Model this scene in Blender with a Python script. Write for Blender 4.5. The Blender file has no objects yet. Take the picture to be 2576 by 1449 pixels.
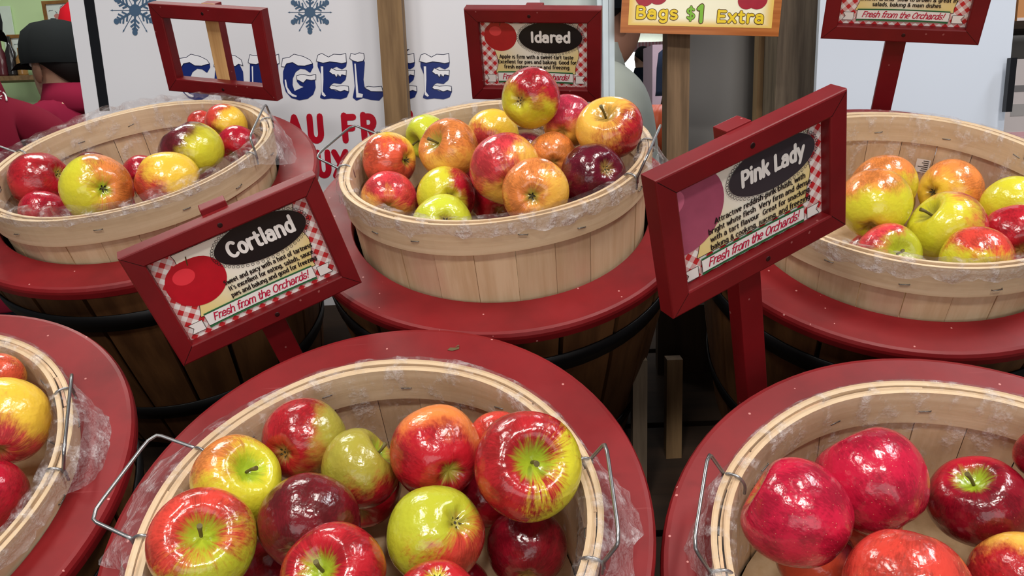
import bpy, bmesh, math, random
from mathutils import Vector, Matrix, noise
random.seed(7)
C = bpy.context.scene.collection
PI = math.pi
# ------------------------------------------------------------------ camera frame
F = 2013.77; CX, CY = 1288.0, 724.5; CAMH = 1.42
Uc = Vector((-.034, -.975, -.221)).normalized()
Yc = (Vector((0, 0, 1)) - Uc * Uc.z).normalized()
Xc = Yc.cross(Uc).normalized()
M3 = Matrix((Xc, Yc, Uc))                       # surveyed axes (x right, y down, z away) -> world
ORG = Vector((0, 0, CAMH))
def wv(v): return M3 @ Vector(v)
def wp(v): return ORG + M3 @ Vector(v)
def ray(px, py): return Vector(((px - CX) / F, (py - CY) / F, 1.0))
def at(px, py, z): return ray(px, py) * z       # survey coordinates
def frame(o, ex, ez):
    """world matrix with origin o, local x near ex, local z = ez (survey vectors)"""
    z = wv(ez).normalized(); x = wv(ex); x = (x - z * x.dot(z)).normalized(); y = z.cross(x)
    m = Matrix.Identity(4)
    for i in range(3): m[i][0], m[i][1], m[i][2], m[i][3] = x[i], y[i], z[i], wp(o)[i]
    return m
# ------------------------------------------------------------------ materials
def lin(c):
    c = c / 255.0
    return c / 12.92 if c <= .04045 else ((c + .055) / 1.055) ** 2.4
def rgb(r, g, b): return (lin(r), lin(g), lin(b), 1)
class NT:
    def __init__(s, name):
        s.m = bpy.data.materials.new(name); s.m.use_nodes = True; s.t = s.m.node_tree
        s.b = s.t.nodes['Principled BSDF']; s.out = s.t.nodes['Material Output']
    def n(s, ty, **kw):
        n = s.t.nodes.new(ty)
        for k, v in kw.items(): setattr(n, k, v)
        return n
    def put(s, sock, v):
        if isinstance(v, bpy.types.NodeSocket): s.t.links.new(v, sock)
        else: sock.default_value = v
    def math(s, op, a, b=0.0, c=None):
        n = s.n('ShaderNodeMath', operation=op); s.put(n.inputs[0], a); s.put(n.inputs[1], b)
        if c is not None: s.put(n.inputs[2], c)
        return n.outputs[0]
    def vm(s, op, a, b=(0, 0, 0), out=0):
        n = s.n('ShaderNodeVectorMath', operation=op); s.put(n.inputs[0], a)
        if op == 'SCALE': s.put(n.inputs['Scale'], b)
        else: s.put(n.inputs[1], b)
        return n.outputs[out]
    def obj(s): return s.n('ShaderNodeTexCoord').outputs['Object']
    def noise(s, v, scale, detail=3, rough=.5, out='Fac'):
        n = s.n('ShaderNodeTexNoise'); s.put(n.inputs['Vector'], v); n.inputs['Scale'].default_value = scale
        n.inputs['Detail'].default_value = detail; n.inputs['Roughness'].default_value = rough
        return n.outputs[out]
    def ss(s, v, a, b):
        n = s.n('ShaderNodeMapRange', interpolation_type='SMOOTHSTEP'); s.put(n.inputs[0], v)
        n.inputs[1].default_value = a; n.inputs[2].default_value = b; return n.outputs[0]
    def mix(s, f, a, b, blend='MIX'):
        n = s.n('ShaderNodeMix', data_type='RGBA', blend_type=blend); s.put(n.inputs[0], f); s.put(n.inputs[6], a); s.put(n.inputs[7], b)
        return n.outputs[2]
    def bump(s, h, strength=.3, dist=.002):
        n = s.n('ShaderNodeBump'); s.put(n.inputs['Height'], h); n.inputs['Strength'].default_value = strength
        n.inputs['Distance'].default_value = dist; s.put(s.b.inputs['Normal'], n.outputs[0]); return n.outputs[0]
    def set(s, **kw):
        for k, v in kw.items():
            s.put(s.b.inputs[{'col': 'Base Color', 'rough': 'Roughness', 'metal': 'Metallic', 'spec': 'Specular IOR Level', 'coat': 'Coat Weight', 'coatr': 'Coat Roughness', 'alpha': 'Alpha'}[k]], v)
        return s
def mpl(name, c, rough=.5, metal=0, spec=.4, var=.12, scale=30):
    t = NT(name); f = t.noise(t.obj(), scale, 4)
    d = tuple(x * (1 - var) for x in c[:3]) + (1,)
    t.set(col=t.mix(f, c, d), rough=rough, metal=metal, spec=spec); return t.m
def wood(name, a, b, grain=(60, 60, 4), rough=.6, island=.25, stain=None, spec=.3):
    t = NT(name); P = t.obj(); g = t.noise(t.vm('MULTIPLY', P, grain), 1.0, 5, .6)
    col = t.mix(t.ss(g, .3, .7), a, b)
    geo = t.n('ShaderNodeNewGeometry').outputs['Random Per Island']
    col = t.mix(t.math('MULTIPLY', geo, island), col, tuple(x * .55 for x in b[:3]) + (1,))
    if stain:
        col = t.mix(t.math('MULTIPLY', t.ss(t.noise(t.vm('MULTIPLY', P, (14, 14, 5)), 1, 3), .50, .80), .6), col, stain)
    t.set(col=col, rough=rough, spec=spec); t.bump(g, .25, .001); return t.m
def redpaint(name, a, b, dust=.5):
    t = NT(name); P = t.obj(); n1 = t.noise(P, 9, 5, .6); col = t.mix(t.ss(n1, .3, .7), a, b)
    v = t.n('ShaderNodeTexVoronoi'); t.put(v.inputs['Vector'], P); v.inputs['Scale'].default_value = 85
    sp = t.math('LESS_THAN', v.outputs['Distance'], .10)
    cx = t.n('ShaderNodeSeparateColor'); t.put(cx.inputs[0], v.outputs['Color'])
    sp = t.math('MULTIPLY', sp, t.math('GREATER_THAN', cx.outputs[0], .72))
    col = t.mix(t.math('MULTIPLY', sp, dust), col, rgb(215, 150, 145))
    sc = t.math('MULTIPLY', t.ss(t.noise(t.vm('MULTIPLY', P, (1.3, 40, 1.3)), 5, 2), .68, .8), .18)
    col = t.mix(sc, col, rgb(190, 110, 110))
    t.set(col=col, rough=t.math('ADD', .36, t.math('MULTIPLY', t.noise(P, 25, 4), .24)), spec=.32); t.bump(n1, .08, .002); return t.m
RED = redpaint('red_paint', rgb(128, 21, 26), rgb(106, 16, 20), .7)
REDF = redpaint('red_frame_paint', rgb(116, 13, 20), rgb(100, 10, 16), .25)
PALE = wood('pale_ash', rgb(222, 194, 158), rgb(204, 172, 134), (90, 90, 6), .55, .3, rgb(198, 138, 120))
HOOP = wood('pale_hoop_wood', rgb(220, 196, 162), rgb(202, 174, 138), (5, 5, 120), .5, .12)
OAK = wood('brown_stave_wood', rgb(122, 82, 48), rgb(88, 56, 32), (50, 50, 4), .55, .35)
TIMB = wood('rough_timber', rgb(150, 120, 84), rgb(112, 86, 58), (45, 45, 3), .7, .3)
TIMD = wood('shade_darkened_timber', rgb(62, 44, 30), rgb(42, 30, 20), (3, 45, 45), .75, .3); TIMDV = wood('shade_darkened_board', rgb(66, 48, 32), rgb(44, 31, 20), (45, 3, 45), .75, .3)  # shade in the gaps between the barrels is put into both timber colours
TIMBV = wood('rough_post_timber', rgb(150, 120, 84), rgb(112, 86, 58), (60, 4, 60), .7, .3)
WEATH = wood('weathered_timber', rgb(124, 108, 90), rgb(88, 75, 62), (70, 4, 70), .75, .2)
POST = wood('brown_post_timber', rgb(142, 114, 86), rgb(104, 82, 60), (70, 4, 70), .75, .2)
FRESH = wood('bare_pine', rgb(222, 180, 122), rgb(196, 152, 98), (90, 5, 90), .6, .1)
BLK = mpl('black_iron', rgb(22, 22, 24), .45, .3)
WIRE = mpl('galvanised_wire', rgb(150, 150, 152), .3, .9)
STAP = mpl('staple_steel', rgb(120, 118, 115), .35, .8)
SCRW = mpl('dark_screw', rgb(50, 22, 22), .4, .5)
BOARD = mpl('white_board', rgb(226, 226, 232), .35, 0, .4, .03, 2)
BOARD2 = mpl('cool_white_panel', rgb(214, 222, 236), .35, 0, .4, .03, 2)
NAVY = mpl('navy_vinyl', rgb(18, 40, 112), .35, 0, .4, .05)
LINE = mpl('navy_outline', rgb(30, 34, 66), .4, 0, .4, .02)
SNOW = mpl('white_vinyl', rgb(236, 236, 242), .35, 0, .4, .02)
FLAKE = mpl('slate_blue_vinyl', rgb(72, 98, 126), .4, 0, .4, .04)
REDV = mpl('red_vinyl', rgb(186, 14, 40), .35, 0, .4, .05)
BLKV = mpl('black_vinyl', rgb(16, 17, 22), .35, 0, .4, .05)
INK = mpl('black_ink', rgb(30, 26, 26), .35, 0, .4, .05)
WHI = mpl('white_print', rgb(238, 236, 232), .35, 0, .4, .02)
CRIM = mpl('crimson_ink', rgb(190, 24, 66), .4, 0, .4, .02)
GRN = mpl('green_ink', rgb(44, 110, 66), .4, 0, .4, .02)
YEL = mpl('yellow_ink', rgb(240, 206, 36), .4, 0, .4, .06)
LIME = mpl('lime_ink', rgb(128, 186, 50), .4, 0, .4, .06)
BRN = mpl('brown_ink', rgb(92, 58, 20), .4, 0, .4, .02)
def cream():
    t = NT('cream_print'); g = t.n('ShaderNodeSeparateXYZ'); t.put(g.inputs[0], t.obj())
    r = t.math('ADD', t.math('MULTIPLY', t.math('ABSOLUTE', g.outputs[0]), 9.0), t.math('MULTIPLY', g.outputs[1], -9.0))
    t.set(col=t.mix(t.ss(r, .0, .75), rgb(244, 240, 226), rgb(236, 214, 142)), rough=.35); return t.m
CREAM = cream()
def gingham():
    t = NT('gingham_print'); g = t.n('ShaderNodeSeparateXYZ'); t.put(g.inputs[0], t.obj())
    def st(a, b):
        v = t.math('MULTIPLY', t.math('ADD', t.math('MULTIPLY', g.outputs[0], a), t.math('MULTIPLY', g.outputs[1], b)), 92.0)
        return t.math('GREATER_THAN', t.math('FRACT', v), .5)
    k = t.math('MULTIPLY', t.math('ADD', st(.72, .69), st(.72, -.69)), .5)
    t.set(col=t.mix(k, rgb(238, 234, 230), rgb(196, 40, 46)), rough=.35); return t.m
GING = gingham()
def film(name, lo, hi):
    t = NT(name); P = t.obj()
    n = t.noise(P, 46, 4, .6); n2 = t.noise(t.vm('MULTIPLY', P, (1, 1, .35)), 95, 3, .6)
    h = t.math('ADD', n, t.math('MULTIPLY', n2, .6))
    t.set(col=rgb(222, 216, 218), rough=.10, spec=.8); t.bump(h, 1.0, .012)
    tr = t.n('ShaderNodeBsdfTransparent'); tr.inputs[0].default_value = (.97, .96, .96, 1)
    mx = t.n('ShaderNodeMixShader'); t.put(mx.inputs[0], t.math('ADD', lo, t.math('MULTIPLY', t.ss(h, .78, 1.02), hi)))
    t.put(mx.inputs[1], tr.outputs[0]); t.put(mx.inputs[2], t.b.outputs[0]); t.put(t.out.inputs[0], mx.outputs[0]); return t.m
FILM = film('clear_film', .035, .30); FILM2 = film('loose_film', .16, .34)
# ------------------------------------------------------------------ object helpers
def obj(name, bm, mats, parent=None, smooth=False):
    me = bpy.data.meshes.new(name)
    if isinstance(bm, bmesh.types.BMesh): bm.to_mesh(me); bm.free()
    else: me.from_pydata(*bm); me.update()
    for m in (mats if isinstance(mats, (list, tuple)) else [mats]): me.materials.append(m)
    if smooth:
        for p in me.polygons: p.use_smooth = True
    o = bpy.data.objects.new(name, me); C.objects.link(o)
    if parent: o.parent = parent
    return o
def tag(o, label, cat, group=None):
    o['label'] = label; o['category'] = cat
    if group: o['group'] = group
    return o
def thing(name, label, cat, m=None, group=None):
    o = bpy.data.objects.new(name, None); C.objects.link(o); o.empty_display_size = .05
    if m is not None: o.matrix_world = m
    return tag(o, label, cat, group)
def struct(name, bm, m, mw=None):
    o = obj(name, bm, m); o['kind'] = 'structure'
    if mw is not None: o.matrix_world = mw
    return o
def box(bm, lo, hi, bev=0, mi=0):
    r = bmesh.ops.create_cube(bm, size=1)
    vs = r['verts']
    for v in vs:
        v.co = Vector([lo[i] + (hi[i] - lo[i]) * (v.co[i] + .5) for i in range(3)])
    fs = {f for v in vs for f in v.link_faces}
    for f in fs: f.material_index = mi
    if bev:
        es = {e for v in vs for e in v.link_edges}
        r = bmesh.ops.bevel(bm, geom=list(es), offset=bev, segments=2, affect='EDGES', profile=.6)
        for f in r['faces']: f.material_index = mi
    return bm
def boxbm(lo, hi, bev=0): return box(bmesh.new(), lo, hi, bev)
def lathe(bm, prof, n=64, closed=False, mi=0, c=(0, 0), a0=0, a1=2 * PI, rf=None, smooth=True):
    full = abs(a1 - a0 - 2 * PI) < 1e-6; m = n if full else n + 1
    rows = []
    for r, z in prof:
        row = []
        for i in range(m):
            a = a0 + (a1 - a0) * i / n; k = rf(a, z) if rf else 0
            row.append(bm.verts.new((c[0] + (r + k) * math.cos(a), c[1] + (r + k) * math.sin(a), z)))
        rows.append(row)
    L = len(prof)
    for j in range(L if closed else L - 1):
        A, B = rows[j], rows[(j + 1) % L]
        for i in range(n):
            i2 = (i + 1) % m
            f = bm.faces.new((A[i], A[i2], B[i2], B[i])); f.material_index = mi; f.smooth = smooth
    if closed and not full:
        for e in (0, n):
            f = bm.faces.new([rows[j][e] for j in range(L)]); f.material_index = mi
    return bm
def tube(bm, pts, r, n=8, mi=0, caps=True):
    pts = [Vector(p) for p in pts]; rows = []; up = Vector((.13, .31, .94))
    for i, p in enumerate(pts):
        t = (pts[min(i + 1, len(pts) - 1)] - pts[max(i - 1, 0)]).normalized()
        x = up.cross(t)
        if x.length < .05: x = Vector((1, 0, 0)).cross(t)
        x.normalize(); y = t.cross(x); up = y
        rr = r[i] if isinstance(r, (list, tuple)) else r
        rows.append([bm.verts.new(p + (x * math.cos(2 * PI * k / n) + y * math.sin(2 * PI * k / n)) * rr) for k in range(n)])
    for a, b in zip(rows, rows[1:]):
        for k in range(n):
            f = bm.faces.new((a[k], a[(k + 1) % n], b[(k + 1) % n], b[k])); f.smooth = True; f.material_index = mi
    if caps:
        for row in (rows[0][::-1], rows[-1]):
            f = bm.faces.new(row); f.material_index = mi
    return bm
def smoothpath(pts, k=4):
    pts = [Vector(p) for p in pts]
    for _ in range(2):
        q = [pts[0]]
        for a, b in zip(pts, pts[1:]): q += [a.lerp(b, 1 / k), a.lerp(b, 1 - 1 / k)]
        pts = q + [pts[-1]]
    return pts
def poly(bm, pts, z=0, mi=0):
    from mathutils.geometry import tessellate_polygon
    vs = [bm.verts.new((p[0], p[1], z)) for p in pts]
    for a, b, c in tessellate_polygon([[Vector((p[0], p[1], 0)) for p in pts]]):
        try: f = bm.faces.new((vs[a], vs[b], vs[c]))
        except ValueError: continue
        f.normal_update()
        if f.normal.z < 0: f.normal_flip()
        f.material_index = mi
    return bm
def ell(cx, cy, rx, ry, n=40): return [(cx + rx * math.cos(2 * PI * i / n), cy + ry * math.sin(2 * PI * i / n)) for i in range(n)]
def ribbon(bm, pts, w, z=0, mi=0, rnd=True, close=False):
    pts = [Vector((p[0], p[1])) for p in pts]
    if close: pts = pts + [pts[0]]
    for i, (a, b) in enumerate(zip(pts, pts[1:])):
        d = b - a
        if d.length < 1e-7: continue
        d.normalize(); q = Vector((-d.y, d.x)) * (w / 2)
        f = bm.faces.new([bm.verts.new((p.x, p.y, z)) for p in (a - q, b - q, b + q, a + q)]); f.material_index = mi; z += 2e-6
    if rnd:
        for p in (pts if rnd is True else pts[1:-1]):
            f = bm.faces.new([bm.verts.new((p.x + w / 2 * math.cos(PI / 4 * k), p.y + w / 2 * math.sin(PI / 4 * k), z)) for k in range(8)]); f.material_index = mi; z += 2e-6
# ------------------------------------------------------------------ stroke lettering
def Ar(cx, cy, rx, ry, a0, a1, n=12):
    return [(cx + rx * math.cos(math.radians(a0 + (a1 - a0) * i / n)), cy + ry * math.sin(math.radians(a0 + (a1 - a0) * i / n))) for i in range(n + 1)]
G = {
 ' ': (2.4, []),
 'a': (4.6, [Ar(2.0, 3.4, 1.6, 1.5, 150, 0, 8) + [(3.6, 0)], Ar(1.9, 1.5, 1.6, 1.5, 60, 300)+[(3.6, .9)]]),
 'b': (4.7, [[(.7, 7.5), (.7, 0)], Ar(2.3, 2.4, 1.7, 2.4, 160, -160)]),
 'c': (4.0, [Ar(2.2, 2.5, 1.8, 2.4, 45, 315)]),
 'd': (4.8, [[(3.9, 7.5), (3.9, 0)], Ar(2.3, 2.4, 1.7, 2.4, 20, 340)]),
 'e': (4.4, [[(.5, 2.6), (3.8, 2.6)] + Ar(2.1, 2.5, 1.75, 2.45, 5, 310)]),
 'f': (3.2, [Ar(2.4, 6.3, 1.2, 1.3, 40, 180, 6) + [(1.2, 0)], [(.2, 4.8), (2.6, 4.8)]]),
 'g': (4.7, [Ar(2.2, 2.6, 1.7, 2.3, 0, 360), [(3.9, 5), (3.9, -.6)] + Ar(2.3, -.6, 1.6, 1.5, 0, -150, 8)]),
 'h': (4.9, [[(.7, 7.5), (.7, 0)], [(.7, 2.8)] + Ar(2.4, 3.2, 1.6, 1.75, 170, 0, 8) + [(4.0, 0)]]),
 'i': (2.2, [[(1.1, 5), (1.1, 0)], [(1.1, 7), (1.1, 7.15)]]),
 'j': (2.3, [[(1.4, 5), (1.4, -.8)] + Ar(.4, -.8, 1, 1.2, 0, -90, 5), [(1.4, 7), (1.4, 7.15)]]),
 'k': (4.5, [[(.7, 7.5), (.7, 0)], [(3.6, 5), (.8, 2.2)], [(1.8, 3.1), (4.0, 0)]]),
 'l': (2.2, [[(1.1, 7.5), (1.1, 0)]]),
 'm': (7.2, [[(.7, 5), (.7, 0)], [(.7, 2.8)] + Ar(2.15, 3.4, 1.4, 1.6, 170, 0, 8) + [(3.55, 0)], [(3.55, 2.8)] + Ar(5.0, 3.4, 1.4, 1.6, 170, 0, 8) + [(6.4, 0)]]),
 'n': (4.9, [[(.7, 5), (.7, 0)], [(.7, 2.8)] + Ar(2.4, 3.2, 1.6, 1.8, 170, 0, 8) + [(4.0, 0)]]),
 'o': (4.5, [Ar(2.25, 2.5, 1.8, 2.45, 0, 360, 16)]),
 'p': (4.7, [[(.7, 5), (.7, -2)], Ar(2.3, 2.5, 1.7, 2.4, 160, -160)]),
 'r': (3.6, [[(.8, 5), (.8, 0)], [(.8, 2.8)] + Ar(2.5, 3.0, 1.6, 1.9, 170, 60, 6)]),
 's': (3.8, [Ar(1.9, 3.7, 1.4, 1.25, 35, 270, 9) + Ar(1.9, 1.25, 1.45, 1.25, 90, -145, 9)]),
 't': (3.2, [[(1.3, 6.6), (1.3, 1.2)] + Ar(2.3, 1.2, 1.0, 1.15, 180, 300, 6), [(.2, 4.8), (2.7, 4.8)]]),
 'u': (4.9, [[(.8, 5), (.8, 2)] + Ar(2.4, 1.9, 1.6, 1.85, 180, 350, 8), [(4.0, 5), (4.0, 0)]]),
 'v': (4.5, [[(.4, 5), (2.2, 0)], [(2.2, 0), (4.0, 5)]]),
 'w': (6.4, [[(.4, 5), (1.8, 0)], [(1.8, 0), (3.2, 4.6)], [(3.2, 4.6), (4.6, 0)], [(4.6, 0), (6.0, 5)]]),
 'x': (4.4, [[(.5, 5), (3.9, 0)], [(3.9, 5), (.5, 0)]]),
 'y': (4.5, [[(.4, 5), (2.3, 0)], [(4.1, 5), (1.4, -2)]]),
 'z': (4.2, [[(.5, 4.8), (3.7, 4.8), (.5, .2), (3.7, .2)]]),
 'A': (5.8, [[(.4, 0), (2.9, 7)], [(2.9, 7), (5.4, 0)], [(1.2, 2.3), (4.6, 2.3)]]),
 'B': (5.3, [[(.9, 7), (.9, 0)], [(.9, 7), (2.8, 7)] + Ar(2.8, 5.3, 1.6, 1.7, 90, -90, 8) + [(.9, 3.6)], [(2.9, 3.6)] + Ar(2.9, 1.8, 1.8, 1.8, 90, -90, 8) + [(.9, 0)]]),
 'C': (5.4, [Ar(3.0, 3.5, 2.4, 3.4, 48, 312, 16)]),
 'E': (4.8, [[(.9, 7), (.9, 0)], [(.9, 6.7), (4.3, 6.7)], [(.9, 3.6), (3.7, 3.6)], [(.9, .3), (4.4, .3)]]),
 'F': (4.6, [[(.9, 7), (.9, 0)], [(.9, 6.5), (4.3, 6.5)], [(.9, 3.4), (3.7, 3.4)]]),
 'G': (5.7, [Ar(3.0, 3.5, 2.4, 3.4, 48, 340, 16) + [(5.2, 3.2), (3.4, 3.2)]]),
 'I': (2.6, [[(1.3, 7), (1.3, 0)]]),
 'L': (4.6, [[(.9, 7), (.9, 0)], [(.9, .3), (4.2, .3)]]),
 'O': (5.9, [Ar(2.95, 3.5, 2.4, 3.4, 0, 360, 18)]),
 'P': (5.0, [[(.9, 7), (.9, 0)], [(.9, 6.8), (2.8, 6.8)] + Ar(2.8, 5.0, 1.8, 1.8, 90, -90, 8) + [(.9, 3.2)]]),
 'R': (5.4, [[(.9, 7), (.9, 0)], [(.9, 6.5), (2.9, 6.5)] + Ar(2.9, 4.9, 1.6, 1.6, 90, -90, 8) + [(.9, 3.3)], [(2.9, 3.3), (4.7, 0)]]),
 'S': (4.8, [Ar(2.4, 5.2, 1.75, 1.7, 30, 270, 10) + Ar(2.4, 1.8, 1.8, 1.75, 90, -150, 10)]),
 'U': (5.6, [[(.9, 7), (.9, 2.2)] + Ar(2.8, 2.2, 1.9, 2.0, 180, 360, 10) + [(4.7, 7)]]),
 'V': (5.6, [[(.4, 7), (2.8, 0)], [(2.8, 0), (5.2, 7)]]),
 'X': (5.4, [[(.5, 7), (4.9, 0)], [(4.9, 7), (.5, 0)]]),
 'D': (5.6, [[(.9, 7), (.9, 0)], [(.9, 6.8), (2.4, 6.8)] + Ar(2.4, 3.5, 2.5, 3.3, 90, -90, 10) + [(.9, .2)]]),
 '1': (3.2, [[(.6, 5.6), (1.9, 7)], [(1.9, 7), (1.9, 0)]]),
 '$': (5.0, [Ar(2.5, 5.1, 1.75, 1.5, 30, 270, 10) + Ar(2.5, 1.9, 1.8, 1.6, 90, -150, 10), [(2.5, 7.8), (2.5, -.8)]]),
 '&': (5.6, [[(4.9, 0), (1.5, 5.0)] + Ar(2.4, 5.6, 1.1, 1.3, 210, -40, 8) + [(1.0, 2.7)] + Ar(2.2, 1.7, 1.6, 1.7, 150, 330, 8) + [(4.6, 3.3)]]),
 '.': (1.9, [[(.9, .1), (.9, .25)]]), ',': (1.9, [[(1.0, .3), (.6, -1.1)]]), '-': (3.0, [[(.5, 2.6), (2.5, 2.6)]]),
 "'": (1.6, [[(.8, 7.4), (.8, 5.8)]]), '!': (2.3, [[(1.1, 7), (1.1, 2.2)], [(1.1, .1), (1.1, .3)]]),
}
def textw(s, track=.35): return sum(G[c][0] + track for c in s) - track
def letters(bm, s, x, y, size, w, z=0, mi=0, serif=0, shear=0, track=.35, sx=1.0, align='l', rnd=True, rot=0, join=False):
    """size = cap height; w = stroke width (m); x,y = start of baseline"""
    k = size / 7.0; W = textw(s, track) * k * sx; cr, sr = math.cos(rot), math.sin(rot)
    ox = -W / 2 if align == 'c' else 0
    def T(p):
        u = ox + (p[0] + p[1] * shear) * k * sx; v = p[1] * k
        return (x + u * cr - v * sr, y + u * sr + v * cr)
    cur = 0; ex = None
    for ch in s:
        adv, st = G[ch]
        for sq, q in enumerate(st):
            z_ = z + sq * 6e-5
            ribbon(bm, [T((cur + p[0], p[1])) for p in q], w, z_, mi, rnd)
            if serif:
                for e, nb in ((q[0], q[1]), (q[-1], q[-2])):
                    if abs(e[1] - nb[1]) > 1.2 * abs(e[0] - nb[0]) and min(abs(e[1] - t) for t in (0, 5, 7, 7.5, -2)) < .12 and abs(e[1]-nb[1]) > .3:
                        ribbon(bm, [T((cur + e[0] - serif, e[1])), T((cur + e[0] + serif, e[1]))], w * .85, z_ + 4e-5, mi, False)
        if join and ch.islower():
            if ex: ribbon(bm, [T(ex), T((cur + .7, 2.2))], w * .7, z, mi, False)
            ex = (cur + adv - .7, .3)
        else: ex = None
        cur += adv + track
# ------------------------------------------------------------------ barrels, baskets
BK = {
 'F': dict(C=(-.1145,.1951,.6729), n=(-.0857,-.7514,-.6543), R=.2325, nb=(-.087,-.7844,-.6141), bo=(-.1107,.2154,.6491), ro=(-.1142,.1833,.624), rr=.1837, rb=.1763),
 'R': dict(C=(.3651,.2302,.5998), n=(-.061,-.7567,-.6509), R=.25, nb=(-.0707,-.7823,-.6189), bo=(.3484,.2365,.594), ro=(.3458,.208,.5714), rr=.1976, rb=.1896),
 'M': dict(C=(-.0183,-.1053,1.0391), n=(-.0404,-.7741,-.6318), R=.2462, nb=(-.0954,-.8455,-.5253), bo=(-.0156,-.1053,1.0388), ro=(-.0227,-.1682,.9997), rr=.1946, rb=.1868),
 'L': dict(C=(-.5349,-.153,1.1677), n=(-.0542,-.7818,-.6212), R=.25, nb=(-.1002,-.825,-.5562), bo=(-.5364,-.1513,1.1658), ro=(-.5413,-.1917,1.1386), rr=.1976, rb=.1896),
 'Q': dict(C=(.4788,-.0993,1.0053), n=(-.0845,-.7427,-.6642), R=.252, nb=(-.056,-.8167,-.5743), bo=(.4872,-.0953,.9998), ro=(.4847,-.1329,.9733), rr=.1992, rb=.1911),
 'E': dict(C=(-.6092,.1915,.7342), n=(-.042,-.7559,-.6533), R=.25, nb=(-.0238,-.7539,-.6565), bo=(-.5986,.1983,.7257), ro=(-.5994,.1754,.7058), rr=.1976, rb=.1896),
}
WHERE = {'F': 'front middle', 'R': 'front right', 'E': 'front left', 'M': 'back middle', 'L': 'back left', 'Q': 'back right'}
HAND = {   # azimuths of the two loops, outward and upward reach of the bail corners
 'F': [(152, 181, .034, .016), (15.7, -14, .012, .022)], 'M': [(147, 181, .030, .014), (-2, -34, .010, .024)],
 'L': [(167, 195, .030, .02), (24, -14, -.002, .026)], 'R': [(149, 176, .014, .026), (20, -8, .01, .02)],
 'E': [(34, 4, .008, .022), (150, 180, .01, .02)], 'Q': [(20, -10, .01, .02), (150, 178, .008, .012)]}
FILMF = {  # liner overhang outside the rim: (azimuth, half-width, extra drop, flare)
 'F': [(160, 30, .012, .040), (180, 9, .015, .03), (140, 16, .004, .014), (3, 22, .02, .030), (-14, 9, .02, .02)], 'M': [(165, 16, .03, .028), (-12, 20, .015, .020)],
 'L': [(100, 70, -.006, .006), (5, 30, .035, .026), (170, 25, .02, .026)], 'R': [(162, 20, .025, .018), (150, 8, .01, .01)],
 'E': [(18, 24, .03, .032)], 'Q': [(80, 30, .0, .0)]}
FILMZ = {'F': .004, 'M': .003, 'L': .011, 'R': .0025, 'E': .004, 'Q': .003}
PLN = Vector((-.06, -.762, -.645)).normalized()
def shelf_off(ks): return min(Vector(BK[k]['C']).dot(PLN) for k in ks) - .36
SHELF = {'front': shelf_off('FRE'), 'back': shelf_off('MLQ')}
def make_barrel(k):
    b = BK[k]; n = Vector(b['n']); R = b['R']; t = thing('apple_barrel', BLAB[k], 'barrel', frame(b['C'], (1, 0, 0), n), 'barrels under the apple baskets')
    inv = t.matrix_world.inverted(); off = inv @ wp(b['bo']); c = (off.x, off.y)
    bm = bmesh.new(); N = 96; th = .018; ri = b['rb'] + .0045
    prof = [(ri, -th), (ri, -.001), (ri + .001, 0)]
    rows = []
    for r, z in prof: rows.append([bm.verts.new((c[0] + r * math.cos(2 * PI * i / N), c[1] + r * math.sin(2 * PI * i / N), z)) for i in range(N)])
    for r, z in [(R - .006, 0), (R - .0025, -.001), (R - .0005, -.0045), (R, -.008), (R - .001, -th + .002), (R - .003, -th)]:
        rows.append([bm.verts.new((r * math.cos(2 * PI * i / N), r * math.sin(2 * PI * i / N), z)) for i in range(N)])
    for a, d in zip(rows, rows[1:] + rows[:1]):
        for i in range(N): bm.faces.new((a[i], d[i], d[(i + 1) % N], a[(i + 1) % N])).smooth = False
    bmesh.ops.recalc_face_normals(bm, faces=bm.faces)
    lid = obj('lid', bm, RED, t)
    row = 'front' if k in 'FRE' else 'back'
    D = (Vector(b['C']).dot(PLN) - SHELF[row]) - .008
    bm = bmesh.new(); S = 20
    def rad(z): u = -z / D; return R * (.955 - .20 * u ** 1.2)
    zs = [-th - .0008, -.06, -.12, -.2, -.28, -D]
    for s in range(S):
        g = .0035 / R; a0 = 2 * PI * s / S + g + random.uniform(-.004, .004); a1 = 2 * PI * (s + 1) / S - g
        zt = random.uniform(-.003, 0)
        prof = [(rad(z), z + (zt if i == 0 else 0)) for i, z in enumerate(zs)] + [(rad(z) - .012, z + (zt if i == len(zs) - 1 else 0)) for i, z in enumerate(zs[::-1])]
        lathe(bm, prof, 4, True, 0, a0=a0, a1=a1, smooth=False)
    bmesh.ops.recalc_face_normals(bm, faces=bm.faces)
    obj('stave_body', bm, OAK, t)
    bm = bmesh.new(); lathe(bm, [(rad(-D) - .016, -D + .02), (rad(-D) - .016, -D + .035)], 48); poly(bm, ell(0, 0, rad(-D) - .016, rad(-D) - .016), -D + .03)
    obj('bottom', bm, TIMD, t)
    for z0, z1 in ((-.056, -.084), (-D * .72, -D * .72 - .028)):
        bm = bmesh.new(); lathe(bm, [(rad(z0) + .0008, z0), (rad(z0) + .003, z0), (rad(z1) + .003, z1), (rad(z1) + .0008, z1)], 72, True)
        bmesh.ops.recalc_face_normals(bm, faces=bm.faces); obj('hoop', bm, BLK, t)
    return t
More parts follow.
